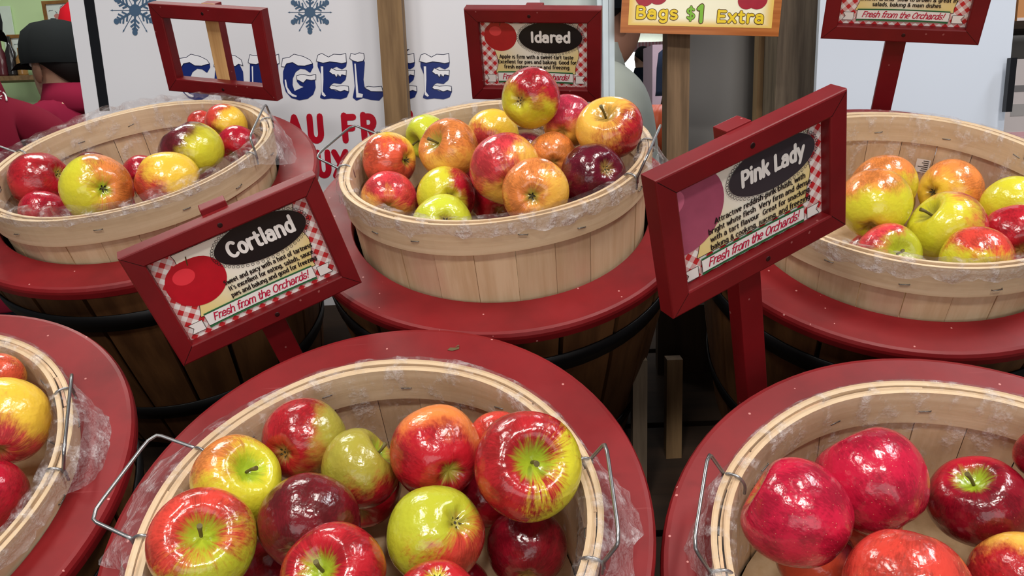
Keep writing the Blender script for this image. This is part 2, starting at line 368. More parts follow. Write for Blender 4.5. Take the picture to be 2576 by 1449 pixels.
def make_basket(k):
    b = BK[k]; rr = b['rr']; t = thing('bushel_basket', KLAB[k], 'basket', frame(b['ro'], (1, 0, 0), b['nb']), 'wooden apple baskets')
    h = (Vector(b['ro']) - Vector(b['bo'])).length
    ro = rr - .0050; sl = (ro - b['rb'] + .001) / h; DZ = .145
    rnd = random.Random(ord(k))
    def wob(a, z): return .0011 * math.sin(3 * a + ord(k)) + .0007 * math.sin(7 * a + 1.3)
    bm = bmesh.new(); S = 26
    for s in range(S):
        g = rnd.uniform(.0002, .0006) / rr; a0 = 2 * PI * s / S + g; a1 = 2 * PI * (s + 1) / S - g
        d = (-.0009 if s % 2 else 0); zt = rnd.uniform(-.003, .0005)
        prof = [(ro + d + z * sl, z) for z in (zt, -.04, -.09, -DZ)] + [(ro + d - .0026 + z * sl, z) for z in (-DZ, -.09, -.04, zt)]
        lathe(bm, prof, 4, True, 0, a0=a0, a1=a1, rf=wob, smooth=False)
    bmesh.ops.recalc_face_normals(bm, faces=bm.faces); obj('stave_body', bm, PALE, t)
    bm = bmesh.new(); rz = ro - DZ * sl - .004
    lathe(bm, [(.001, -DZ + .004), (rz, -DZ + .004), (rz, -DZ + .009), (.001, -DZ + .009)], 48, True); bmesh.ops.recalc_face_normals(bm, faces=bm.faces)
    obj('bottom', bm, PALE, t)
    # outer hoop with its staples
    H = .036; bm = bmesh.new()
    def ring(r0, r1, z0, z1, ph):
        def f(a, z): return wob(a, z) + .0006 * math.sin(5 * a + ph)
        lathe(bm, [(r0 + z1 * sl, z1), (r1 + z1 * sl, z1), (r1 + .0002, z0 + .001), (r1 - .0012, z0), (r0, z0)], 96, True, rf=f, smooth=False)
    ring(ro + .0004, rr, .0012, -H, 0)
    for s in range(S // 2):
        a = 2 * PI * s / (S / 2) + rnd.uniform(-.1, .1); z = -H * rnd.uniform(.45, .75); r = rr + z * sl + .0011 + wob(a, z)
        ta = .011 / rr; dz = rnd.uniform(-.002, .002)
        tube(bm, [((r + e) * math.cos(a + u * ta), (r + e) * math.sin(a + u * ta), z + u * dz) and Vector(((r + e) * math.cos(a + u * ta), (r + e) * math.sin(a + u * ta), z + u * dz)) for u, e in ((-.5, -.002), (-.42, .0003), (.42, .0003), (.5, -.002))], .0006, 5, 1)
    bmesh.ops.recalc_face_normals(bm, faces=bm.faces); obj('outer_hoop', bm, [HOOP, STAP], t)
    bm = bmesh.new(); ring(ro - .0036 - .0046, ro - .0036, .001, -H * .95, 1.7)
    for s in range(S // 2):
        a = 2 * PI * s / (S / 2) + rnd.uniform(-.1, .1); z = -H * rnd.uniform(.4, .7); r = ro - .0086 + z * sl + wob(a, z)
        ta = .012 / rr; dz = rnd.uniform(-.003, .003)
        tube(bm, [Vector(((r + e) * math.cos(a + u * ta), (r + e) * math.sin(a + u * ta), z + u * dz)) for u, e in ((-.5, .002), (-.42, -.0003), (.42, -.0003), (.5, .002))], .0006, 5, 1)
    bmesh.ops.recalc_face_normals(bm, faces=bm.faces); obj('inner_hoop', bm, [HOOP, STAP], t)
    for a1, a2, d, e in HAND[k]:
        am = math.radians((a1 + a2) / 2); o = Vector((math.cos(am), math.sin(am), 0)); bm = bmesh.new(); ends = []
        for a in (a1, a2):
            a = math.radians(a); dr = Vector((math.cos(a), math.sin(a), 0)); ends.append((dr, dr * (rr + .003)))
            # the loop clamped over the rim
            tube(bm, smoothpath([dr * (rr + .002) + Vector((0, 0, -.014)), dr * (rr + .003) + Vector((0, 0, .002)), dr * (ro - .004) + Vector((0, 0, .005)), dr * (ro - .0108) + Vector((0, 0, -.003)), dr * (ro - .0112) + Vector((0, 0, -.014))]), .0013, 7)
        c1 = ends[0][1] + o * d + Vector((0, 0, e)); c2 = ends[1][1] + o * d + Vector((0, 0, e))
        m = (c1 + c2) / 2; c1 = c1 + (m - c1) * .04; c2 = c2 + (m - c2) * .04
        tube(bm, [ends[0][1] + Vector((0, 0, -.006))] + smoothpath([ends[0][1] + Vector((0, 0, .001)), c1, c2, ends[1][1] + Vector((0, 0, .001))], 9) + [ends[1][1] + Vector((0, 0, -.006))], .0016, 8)
        obj('wire_handle', bm, WIRE, t)
    if k == 'Q':
        inv = t.matrix_world.inverted(); p = inv @ wp(at(2309, 449, 1.115)); a = math.atan2(p.y, p.x); z = -.064
        o = Vector((math.cos(a), math.sin(a), 0)); s = Vector((-math.sin(a), math.cos(a), 0)); r = ro - .0046 + z * sl
        bm = bmesh.new(); c0 = o * (r - .001) + Vector((0, 0, z))
        def quad(u0, u1, v0, v1, e, mi): bm.faces.new([bm.verts.new(c0 - o * e + s * u + Vector((0, 0, v))) for u, v in ((u0, v0), (u1, v0), (u1, v1), (u0, v1))]).material_index = mi
        quad(-.009, .009, -.012, .008, 0, 0)
        for i in range(6): quad(-.007, random.uniform(-.002, .007), .005 - i * .003, .0062 - i * .003, .0003, 1)
        obj('price_sticker', bm, [WHI, INK], t)
    # plastic liner
    bm = bmesh.new(); N = 220; z0 = FILMZ[k]; prof = []
    U = 15; rows = []
    sd = Vector((ord(k) * 3.1, 0, 0))
    for j in range(U):
        row = []
        for i in range(N):
            a = 2 * PI * i / N; dirv = Vector((math.cos(a), math.sin(a), 0))
            ex_d = ex_f = 0
            for az, hw, dd, ff in FILMF[k]:
                q = abs((math.degrees(a) - az + 180) % 360 - 180) / hw
                if q < 1: w = .5 + .5 * math.cos(PI * q); ex_d += dd * w; ex_f += ff * w
            nz = noise.noise(dirv * 9 + sd); n2 = noise.noise(dirv * 24 + sd + Vector((0, 0, j * .25))); n3 = noise.noise(dirv * 50 + sd + Vector((0, 0, j * .5)))
            lift = z0 * (1 + .7 * nz) + .0008
            if j < 6:      # inside wall
                u = j / 5; z = -.085 + u * (.085 + lift); r = ro - .0112 + min(z, 0) * sl - abs(n2) * .003 - .0008
            elif j == 6: z = lift + .0018 + .0012 * n2; r = ro - .004
            elif j == 7: z = lift + .0016 + .0012 * n2; r = rr - .001
            else:
                u = (j - 7) / (U - 8); drop = .016 + .010 * nz + max(ex_d, -.012); z = lift - u * max(drop, .004) + .002 * n2 * u
                r = rr + .0020 + .0006 + min(z, 0) * sl * .5 + ex_f * u ** .8 + (abs(n2) * .005 + .002 * n3) * u
            row.append(bm.verts.new((r * math.cos(a), r * math.sin(a), z)))
        rows.append(row)
    for a, d in zip(rows, rows[1:]):
        for i in range(N): bm.faces.new((a[i], a[(i + 1) % N], d[(i + 1) % N], d[i])).smooth = True
    for q, f in enumerate(bm.faces): f.material_index = 1 if q // N >= 8 else 0
    l = obj('plastic_liner', bm, [FILM, FILM2]); l.matrix_world = t.matrix_world.copy()
    tag(l, FLAB[k], 'plastic liner', 'clear plastic liners in the baskets')
    return t
BLAB = {'F': 'red lidded barrel carrying the front middle basket', 'R': 'red lidded barrel carrying the front right basket of crimson apples', 'E': 'red lidded front barrel at the left edge, beside the big wire handle',
 'M': 'red lidded barrel under the heaped middle basket of the back row', 'L': 'red lidded barrel under the half-empty basket at the back left', 'Q': 'red lidded barrel under the back right basket of yellow-green apples'}
KLAB = {'F': 'pale wooden basket of red and green striped apples, front row middle', 'R': 'pale wooden basket of crimson apples in the front right corner', 'E': 'pale wooden basket cut off by the left edge, front row',
 'M': 'pale wooden basket heaped with apples, middle of the back row', 'L': 'pale wooden basket with few apples in front of the empty red frame', 'Q': 'pale wooden basket of yellow-green apples at the back right'}
FLAB = {k: 'crinkled clear plastic liner folded over the rim of the %s basket' % WHERE[k] for k in WHERE}
for k in 'FREMLQ':
    make_barrel(k); make_basket(k)
# ------------------------------------------------------------------ apples
def apple_mesh(name, hr, dt, db, lob, seed, nu=44, nv=30):
    bm = bmesh.new(); rows = []; sd = Vector((seed * 7.7, 0, 0))
    for j in range(nv + 1):
        t = PI * j / nv; row = []
        for i in range(nu):
            a = 2 * PI * i / nu; s = math.sin(t); c = math.cos(t)
            rho = s ** .92 * (1 + .075 * c - .03 * (1 - s))
            rho *= 1 + lob * math.cos(5 * a + seed) * ((1 - c) / 2) ** 2 + lob * .35 * math.cos(5 * a + seed) * max(c, 0)
            z = hr * c
            if c > 0: z -= dt * math.exp(-(s / .34) ** 2)
            else: z += db * math.exp(-(s / .27) ** 2) * (1 + .25 * math.cos(5 * a + seed) * min(1, s * 3))
            p = Vector((rho * math.cos(a), rho * math.sin(a), z)); k = 1 + .045 * noise.noise(p * .9 + sd)
            row.append(p * k)
            if j in (0, nv): break
        rows.append([bm.verts.new(p) for p in row])
    for j in range(nv):
        A, B = rows[j], rows[j + 1]
        for i in range(nu):
            i2 = (i + 1) % nu
            if j == 0: bm.faces.new((A[0], B[i], B[i2]))
            elif j == nv - 1: bm.faces.new((A[i], B[0], A[i2]))
            else: bm.faces.new((A[i], B[i], B[i2], A[i2]))
    for f in bm.faces: f.smooth = True
    me = bpy.data.meshes.new(name); bm.to_mesh(me); bm.free(); return me
AM = {'round': apple_mesh('apple_round', .92, .40, .24, .03, 1), 'flat': apple_mesh('apple_flat', .84, .40, .24, .025, 2), 'tall': apple_mesh('apple_tall', 1.02, .40, .26, .045, 3),
      'lumpy': apple_mesh('apple_lumpy', .93, .42, .28, .05, 4), 'deep': apple_mesh('apple_deep', .88, .52, .24, .035, 5)}
def stem_mesh():
    bm = bmesh.new(); tube(bm, [(0, 0, .45), (.01, .0, .58), (.035, .01, .74), (.085, .02, .90)], [.035, .036, .038, .055], 8)
    me = bpy.data.meshes.new('apple_stem'); bm.to_mesh(me); bm.free(); return me
def calyx_mesh():
    bm = bmesh.new()
    for i in range(5):
        a = 2 * PI * i / 5
        def q(r, da, z): return bm.verts.new((r * math.cos(a + da), r * math.sin(a + da), z))
        v = [q(.02, 0, -.66), q(.075, -.45, -.70), q(.13, 0, -.76), q(.075, .45, -.70), q(.07, 0, -.675)]
        bm.faces.new((v[0], v[1], v[4])); bm.faces.new((v[1], v[2], v[4])); bm.faces.new((v[2], v[3], v[4])); bm.faces.new((v[3], v[0], v[4]))
    tube(bm, [(0, 0, -.6), (0, 0, -.7)], [.05, .03], 8)
    me = bpy.data.meshes.new('apple_calyx'); bm.to_mesh(me); bm.free(); return me
STM, CAL = stem_mesh(), calyx_mesh()
STEMM = mpl('apple_stem_brown', rgb(96, 84, 40), .6); CALM = mpl('apple_calyx_brown', rgb(66, 58, 34), .7)
STM.materials.append(STEMM); CAL.materials.append(CALM)
def apple_mat(base, blush, bias, streak, bdir, cav, spots, seed, dark=None):
    t = NT('apple_skin'); P0 = t.obj(); P = t.vm('ADD', P0, (seed * 3.7, seed * 1.3, seed * 2.1))
    n1 = t.noise(P, 1.25, 3, .55)
    sp = t.n('ShaderNodeSeparateXYZ'); t.put(sp.inputs[0], P0)
    cb = t.n('ShaderNodeCombineXYZ'); t.put(cb.inputs[0], sp.outputs[0]); t.put(cb.inputs[1], sp.outputs[1])
    rho = t.vm('LENGTH', cb.outputs[0], out=1)
    u = t.vm('NORMALIZE', cb.outputs[0])
    sc = t.n('ShaderNodeCombineXYZ'); t.put(sc.inputs[2], t.math('MULTIPLY', sp.outputs[2], .55))
    q = t.vm('ADD', t.vm('ADD', t.vm('MULTIPLY', u, (1, 1, 0)), sc.outputs[0]), (seed * 1.1, 0, seed * .7))
    s1 = t.noise(q, 7.5, 3, .6); s2 = t.noise(q, 19, 3, .65)
    d = t.vm('DOT_PRODUCT', P0, bdir, out=1)
    m = t.math('ADD', t.math('MULTIPLY', d, .8), bias)
    m = t.math('ADD', m, t.math('MULTIPLY', t.math('SUBTRACT', n1, .5), 1.3))
    m = t.math('ADD', m, t.math('MULTIPLY', t.math('SUBTRACT', s1, .5), streak * 2.2))
    m = t.math('ADD', m, t.math('MULTIPLY', t.math('SUBTRACT', s2, .5), streak * 2.0))
    k = t.ss(m, -.28, .34)
    base2 = tuple(a * w for a, w in zip(base[:3], (1.0, .86, .8))) + (1,)
    b0 = t.mix(t.noise(P, 2.3, 3), base, base2)
    bl = t.mix(t.ss(t.math('ADD', t.noise(P, 1.7, 2), t.math('MULTIPLY', t.math('SUBTRACT', s2, .5), .7)), .35, .7), blush, dark or tuple(x * .55 for x in blush[:3]) + (1,))
    col = t.mix(t.math('MULTIPLY', k, .99), b0, bl)
    top = t.math('MULTIPLY', t.ss(sp.outputs[2], .1, .35), t.math('SUBTRACT', 1.0, t.ss(t.math('ADD', rho, t.math('MULTIPLY', t.math('SUBTRACT', s1, .5), .5)), .16, .46)))
    bot = t.math('MULTIPLY', t.ss(t.math('MULTIPLY', sp.outputs[2], -1.0), .1, .4), t.math('SUBTRACT', 1.0, t.ss(t.math('ADD', rho, t.math('MULTIPLY', t.math('SUBTRACT', s1, .5), .4)), .08, .30)))
    col = t.mix(t.math('MULTIPLY', t.math('MAXIMUM', top, bot), .85), col, cav)
    if spots:
        v = t.n('ShaderNodeTexVoronoi'); t.put(v.inputs['Vector'], P); v.inputs['Scale'].default_value = 11
        col = t.mix(t.math('MULTIPLY', t.math('LESS_THAN', v.outputs['Distance'], .10), spots), col, rgb(238, 190, 150))
    t.set(col=col, rough=t.math('ADD', .13, t.math('MULTIPLY', t.noise(P, 5, 3), .14)), spec=.5, coat=.25, coatr=.04)
    t.bump(t.math('ADD', t.noise(P, 3.2, 2), t.math('MULTIPLY', t.noise(P, 9, 2), .35)), .10, .02)
    return t.m
CO = dict(wine=rgb(104, 8, 28), mag=rgb(192, 26, 60), gy=rgb(176, 184, 50), yg=rgb(206, 204, 52), yel=rgb(232, 196, 66), gold=rgb(236, 186, 80), lime=rgb(196, 208, 58), olive=rgb(158, 152, 58), or_=rgb(226, 132, 66), pk=rgb(214, 60, 70), cor=rgb(206, 62, 52),
          red=rgb(178, 26, 40), crim=rgb(176, 20, 44), mar=rgb(96, 12, 34), dred=rgb(128, 16, 32), grn=rgb(150, 180, 40), rust=rgb(150, 120, 60), pink=rgb(206, 52, 84), coral=rgb(214, 84, 58))
# key: basket, cx, cy, depth, radius, kind, sx, sy, mesh, base, blush, bias, streak, blush direction, cavity, spots, label
AP = {
'F1': ('F',764,1108,.7237,.0372,'c',704,1147,'round','olive','red',.10,.14,(-.8,-.2,-.4),'rust',.1,'red apple with an olive right side at the back left of the front middle basket'),
'F2': ('F',592,1212,.6714,.0368,'s',636,1168,'lumpy','yg','or_',-.34,.25,(-.5,-.6,0),'grn',0,'yellow-green apple with a short thick stem, left side of the front middle basket'),
'F3': ('F',510,1362,.6037,.0378,'s',500,1336,'deep','gy','cor',.10,.30,(-.3,-.7,-.2),'grn',0,'red and lime apple with deep stem hollow beside the front middle left wire handle'),
'F4': ('F',778,1316,.6304,.0384,(.1,-.5,.85),0,0,'round','gold','wine',.80,.12,(.0,-.85,-.5),'rust',0,'dark maroon apple with a yellow patch in the centre of the front middle basket'),
'F5': ('F',905,1180,.6886,.0341,'s',978,1118,'round','olive','red',.06,.22,(0,.6,.2),'grn',0,'olive and red apple half hidden behind the maroon one in the front middle basket'),
'F6': ('F',1099,1138,.6733,.0391,'c',1139,1195,'tall','or_','red',.22,.14,(-.1,.5,-.3),'olive',0,'large red apple with an orange top and a green calyx in the front middle basket'),
'F7': ('F',1327,1172,.6331,.0407,'s',1350,1155,'deep','yg','red',.26,.46,(-.7,-.3,-.2),'grn',0,"big striped apple with a bright green stem hollow in the front middle basket"),
'F8': ('F',1255,1105,.7102,.0254,(0,-.7,.7),0,0,'round','or_','cor',.1,.15,(0,0,-1),'rust',0,'orange-red apple peeking out behind the striped one in the front middle basket'),
'F9': ('F',1098,1345,.6202,.0374,'c',1160,1306,'round','gy','cor',-.12,.34,(.5,.6,-.1),'olive',0,'green apple with red streaks low on its sides, front of the front middle basket'),
'F10': ('F',1325,1378,.6741,.0333,(0,-.6,.8),0,0,'round','red','dred',.5,.05,(0,0,-1),'rust',0,'glossy dark crimson apple deep in the right of the front middle basket'),
'F11': ('F',840,1452,.5684,.036,'s',788,1426,'lumpy','olive','red',.08,.25,(.2,-.6,-.3),'grn',0,'red and green stemmed apple cut by the bottom edge left of the streaked green one'),
'F12': ('F',1098,1520,.5612,.0304,'c',1098,1440,'round','yg','red',.05,.3,(0,-.5,-.3),'yg',0,'apple showing only a red rim at the bottom edge below the streaked green one'),
'R1': ('R',2004,1292,.616,.0413,(-.84,-.5,.25),0,0,'tall','coral','mag',.46,.08,(0,-.2,-.6),'olive',.35,'large crimson apple beside the left wire handle of the front right basket'),
'R2': ('R',2193,1212,.6521,.0439,(-.4,-.8,.5),0,0,'tall','coral','mag',.46,.08,(0,-.3,-.4),'olive',.35,'tall crimson apple standing against the back of the front right basket'),
'R3': ('R',2463,1264,.6799,.0388,'s',2453,1185,'round','crim','dred',.50,.06,(.2,.6,-.3),'grn',.15,'dark red apple with a small green stem hollow in the front right basket'),
'R4': ('R',2282,1475,.5625,.0416,(-.3,.9,-.3),0,0,'round','gold','cor',.5,.10,(.1,-.4,-.4),'olive',.4,'big coral red apple cut by the bottom edge in the front right basket'),
'R5': ('R',2565,1455,.6209,.0354,(0,-.6,.8),0,0,'round','gold','red',.42,.16,(-.2,.6,-.2),'olive',.2,'orange-topped red apple in the bottom right corner of the photo'),
'R6': ('R',2630,1145,.6726,.0227,(0,-.6,.8),0,0,'round','coral','dred',.4,.08,(0,0,-1),'olive',.1,'sliver of a dark red apple at the right edge above the green-hollowed one'),
'M1': ('M',1334,247,.9731,.0353,'c',1301,254,'round','yg','crim',.04,.12,(.4,-.9,-.2),'rust',.1,'apple topping the heap, crimson above and yellow below, in front of the small red sign'),
'M2': ('M',1428,305,1.0155,.0328,(.3,-.6,.7),0,0,'round','gold','pink',.22,.10,(.1,-.7,-.1),'rust',0,'pinkish red apple behind the topmost one at the back of the middle heap'),
'M3': ('M',1532,325,.9662,.0386,'s',1515,268,'flat','gold','red',-.10,.20,(.8,.4,-.1),'rust',0,'yellow apple with red sides and a brown stem hollow, right end of the middle heap'),
'M4': ('M',1493,442,.9297,.0373,'c',1533,421,'round','red','mar',.55,.05,(-.3,0,-.5),'rust',.1,'maroon apple beside the right wire handle of the back middle basket'),
'M5': ('M',1345,484,.8809,.0353,'c',1336,496,'flat','gold','or_',.12,.30,(-.6,-.4,-.1),'olive',0,"orange and yellow apple, calyx facing out, at the back middle basket's front rim"),
'M6': ('M',1271,426,.939,.0408,(-.2,-.6,.75),0,0,'round','gold','pk',.10,.20,(-.7,-.5,-.1),'rust',0,'large pink and yellow apple in the middle of the heaped back basket'),
'M7': ('M',1390,393,.9862,.0289,(0,-.5,.85),0,0,'round','gold','or_',.25,.15,(-.2,-.3,-.4),'rust',0,'salmon orange apple wedged between the large pink one and the maroon one'),
'M8': ('M',1132,378,1.0164,.0383,'s',1078,346,'lumpy','gold','or_',.10,.22,(0,-.6,-.2),'olive',0,'orange-yellow apple with its stem pointing up left, in front of the lime apple'),
'M9': ('M',982,405,1.0449,.0357,'c',1036,402,'flat','yel','coral',-.02,.28,(0,.3,-.5),'olive',0,'orange and yellow apple beside the left wire handle of the back middle basket'),
'M10': ('M',1076,345,1.1073,.0305,'s',1033,362,'round','lime','yg',-.6,.05,(0,0,1),'olive',0,'lime green apple at the back left wall of the middle heap'),
'M11': ('M',1240,338,1.076,.0331,(.1,-.7,.6),0,0,'round','yel','pk',-.12,.2,(-.4,.8,-.2),'rust',0,"yellow apple with a pink lower edge directly left of the topmost apple"),
'M12': ('M',978,500,1.0031,.0337,(-.1,-.5,.85),0,0,'round','gold','pk',.10,.2,(.3,-.9,0),'rust',0,'pink-topped apple against the left front rim of the back middle basket'),
'M13': ('M',1123,492,.9805,.0342,'c',1134,499,'deep','yg','crim',-.22,.14,(.95,-.2,0),'rust',0,'yellow-green apple with a red right cheek and a dark russet hollow'),
'M14': ('M',1115,566,.9271,.0337,'c',1122,553,'flat','lime','yg',-.5,.05,(0,0,1),'rust',0,'lime yellow apple sunk behind the front rim of the back middle basket'),
'L1': ('L',103,456,1.1486,.0412,'c',154,431,'round','or_','red',.44,.08,(0,-.1,-.4),'olive',0,'dark red apple at the left end of the back left basket'),
'L2': ('L',245,475,1.0555,.0431,'c',262,474,'deep','yg','or_',-.02,.25,(.5,-.2,.2),'grn',0,'yellow-orange apple whose green calyx faces the viewer in the back left basket'),
'L3': ('L',422,457,1.0661,.0416,(.9,.3,.3),0,0,'tall','yel','cor',-.12,.18,(-.45,.85,-.1),'yel',0,'pale yellow apple with a coral underside at the front rim of the back left basket'),
'L4': ('L',481,382,1.1323,.0434,(.5,.8,.3),0,0,'round','yg','mar',.16,.08,(-1,-.15,-.25),'rust',0,'two-toned apple, maroon left and yellow-green right, in the back left basket'),
'L5': ('L',568,316,1.2337,.0318,(.2,-.6,.75),0,0,'round','yel','cor',-.02,.15,(-.8,-.3,0),'rust',0,'yellow apple with a red left cheek at the back of the back left basket'),
'L6': ('L',598,365,1.1976,.0288,(.1,-.7,.6),0,0,'round','red','crim',.5,.06,(0,-.2,-.3),'rust',0,'small crimson apple by the right wire handle of the back left basket'),
'L7': ('L',234,432,1.2461,.03,(0,-.6,.8),0,0,'round','red','mar',.55,.05,(0,0,-1),'rust',0,'maroon apple hidden behind the yellow-orange one in the back left basket'),
'L8': ('L',358,440,1.2454,.0297,(0,-.6,.8),0,0,'round','red','crim',.5,.05,(0,0,-1),'rust',0,'crimson apple mostly hidden behind the pale yellow and coral one'),
'L9': ('L',110,540,1.107,.0321,(0,-.6,.8),0,0,'round','pk','crim',.5,.06,(0,-.2,-.4),'rust',0,'crimson apple low behind the front rim at the left end of the back left basket'),
'L10': ('L',506,312,1.2757,.0209,(0,-.6,.8),0,0,'round','coral','cor',.4,.06,(0,0,-1),'rust',0,'small red apple just left of the red-cheeked yellow one in the back left basket'),
'Q1': ('Q',2224,466,1.0623,.0401,(.1,-.8,.5),0,0,'round','yg','or_',-.02,.2,(-.3,-.8,-.1),'rust',0,'orange-topped apple behind the big yellow one in the back right basket'),
'Q2': ('Q',2200,515,.9648,.0419,'c',2190,580,'tall','yg','or_',-.36,.1,(-.2,-.9,-.1),'rust',.1,'big yellow apple standing right beside the framed sign in the back right basket'),
'Q3': ('Q',2390,480,1.0794,.04,'c',2339,484,'deep','yel','or_',.16,.14,(.6,-.5,-.1),'rust',0,'orange apple with its hollow to the left at the back of the back right basket'),
'Q4': ('Q',2381,574,.9432,.043,'s',2322,516,'round','yg','pk',-.10,.2,(.95,-.25,.1),'olive',0,'green-yellow apple with a pink right cheek and a brown bruise in the back right basket'),
'Q5': ('Q',2550,517,1.0024,.0357,(.2,-.6,.7),0,0,'round','yg','yel',-.2,.05,(0,0,1),'rust',.1,'plain yellow apple at the right edge of the back right basket'),
'Q6': ('Q',2556,600,.9436,.0387,(.3,-.5,.8),0,0,'round','coral','red',.38,.10,(0,-.2,-.5),'rust',0,'red apple at the right edge of the back right basket'),
'Q7': ('Q',2459,655,.8754,.0371,(.1,-.4,.9),0,0,'tall','yg','cor',.06,.22,(.4,-.75,0),'olive',0,'red and lime apple lying against the front rim of the back right basket'),
'Q8': ('Q',2233,642,.9219,.0353,'s',2272,636,'round','gy','pk',-.34,.18,(-.5,-.6,0),'lime',0,'green apple with a thin brown stem behind the front rim of the back right basket'),
'E1': ('E',0,945,.8161,.0227,(0,-.6,.8),0,0,'round','gold','coral',.2,.2,(0,0,-1),'rust',0,'orange apple at the left edge, uppermost in the front left basket'),
'E2': ('E',8,1063,.7765,.042,(-.3,-.6,.7),0,0,'tall','yel','pk',.24,.24,(-.5,.5,-.2),'rust',0,'red and yellow apple at the left edge in the front left basket'),
'E3': ('E',-42,1255,.7321,.0363,(-.3,-.6,.7),0,0,'round','pk','crim',.5,.05,(0,0,-1),'rust',0,'plain crimson apple at the left edge, lowest in the front left basket'),
}
LIVE = []
def put_apple(o, r, axis, twist, mesh, mat, label, group, stem, calyx, cfg=None):
    z = Vector(axis).normalized(); ex = Vector((math.cos(twist), math.sin(twist), .3)); ex = ex if abs(ex.normalized().dot(z)) < .95 else Vector((0, 1, 0))
    m = frame(o, ex, z)
    me = AM[mesh].copy(); me.materials.append(mat)
    ob = bpy.data.objects.new('apple', me); C.objects.link(ob); ob.matrix_world = m @ Matrix.Scale(r, 4)
    tag(ob, label, 'apple', group)
    for nm, src, on in (('stem', STM, stem), ('calyx', CAL, calyx)):
        if on: c = bpy.data.objects.new(nm, src); C.objects.link(c); c.parent = ob
    return m
for i, (k, v) in enumerate(AP.items()):
    b, cx, cy, z, r, kind, sx, sy, mesh, base, blush, bias, streak, bd, cav, spots, label = v
    o = at(cx, cy, z); rpx = r * F / z
    if isinstance(kind, str):
        q = Vector(((sx - cx) / rpx, (sy - cy) / rpx)); q *= min(1, .97 / max(q.length, 1e-6)) if q.length > .97 else 1
        lp = math.sqrt(max(0, 1 - q.length_squared)); view = o.normalized(); rx = Vector((1, 0, 0)); rx = (rx - view * rx.dot(view)).normalized(); ry = view.cross(rx)
        ax = rx * q.x + ry * q.y - view * lp
        if kind == 'c': ax = -ax
    else: ax = Vector(kind)
    mrel = frame(o, (1, 0, 0), ax)  # only for the blush direction
    sc = {'round': 1.03, 'flat': 1.06, 'tall': .99, 'lumpy': 1.03, 'deep': 1.05}[mesh]
    twist = (i * 2.4) % 6.28; zz = Vector(ax).normalized(); exx = Vector((math.cos(twist), math.sin(twist), .3)); exx = exx if abs(exx.normalized().dot(zz)) < .95 else Vector((0, 1, 0))
    m = frame(o, exx, zz); bl = m.to_3x3().inverted() @ wv(bd).normalized()
    mat = apple_mat(CO[base], CO[blush], bias, streak, tuple(bl), CO[cav], spots, i + 1)
    put_apple(o, r * sc, ax, twist, mesh, mat, label, 'apples in the %s basket' % WHERE[b], kind == 's', kind == 'c')
    LIVE.append((b, o, r * sc, (cx, cy, rpx)))
# apples below the top layer, seen dark through the gaps
rnd = random.Random(11)
for k, want in (('F', 16), ('R', 14), ('M', 14), ('L', 5), ('Q', 8), ('E', 5)):
    b = BK[k]; nb = Vector(b['nb']); ro = Vector(b['ro']); xb = Vector((1, 0, 0)); xb = (xb - nb * xb.dot(nb)).normalized(); yb = nb.cross(xb); got = 0
    cols = {'F': ('red', 'dred'), 'R': ('coral', 'dred'), 'M': ('red', 'mar'), 'L': ('red', 'crim'), 'Q': ('gold', 'cor'), 'E': ('red', 'crim')}[k]
    fm = [apple_mat(CO[cols[0]], CO[cols[1]], .35, .1, (0, 0, 1), CO['rust'], 0, 80 + ord(k) + q) for q in range(2)]
    if k == 'Q': fm[0] = apple_mat(CO['yg'], CO['or_'], .0, .15, (0, 0, 1), CO['rust'], 0, 70)
    for _ in range(6000):
        if got >= want: break
        r = rnd.uniform(.031, .038); a = rnd.uniform(0, 2 * PI); rad = (b['rr'] - .022 - r - .008) * math.sqrt(rnd.random()); h = rnd.uniform(-.102, -.05)
        o = ro + xb * (rad * math.cos(a)) + yb * (rad * math.sin(a)) + nb * h
        if any((o - p).length < (r + q) * .955 for kk, p, q, _ in LIVE if kk == k): continue
        px, py, rp = CX + F * o.x / o.z, CY + F * o.y / o.z, r * F / o.z
        pts = [(px + rp * .85 * math.cos(t * .785) * s, py + rp * .85 * math.sin(t * .785) * s) for t in range(8) for s in (.5, 1)]
        cov = sum(any((x - c[0]) ** 2 + (y - c[1]) ** 2 < c[2] ** 2 for kk, _, _, c in LIVE if kk == k and c) for x, y in pts) / len(pts)
        if cov < (.4 if k in 'FRM' else .7): continue
        put_apple(o, r, (rnd.uniform(-.6, .6), -.6, rnd.uniform(.2, .9)), rnd.uniform(0, 6), 'round', fm[got % 2],
                  'apple buried under the top layer of the %s basket, glimpsed through a gap' % WHERE[k], 'buried apples in the %s basket' % WHERE[k], False, False)
        LIVE.append((k, o, r, None)); got += 1
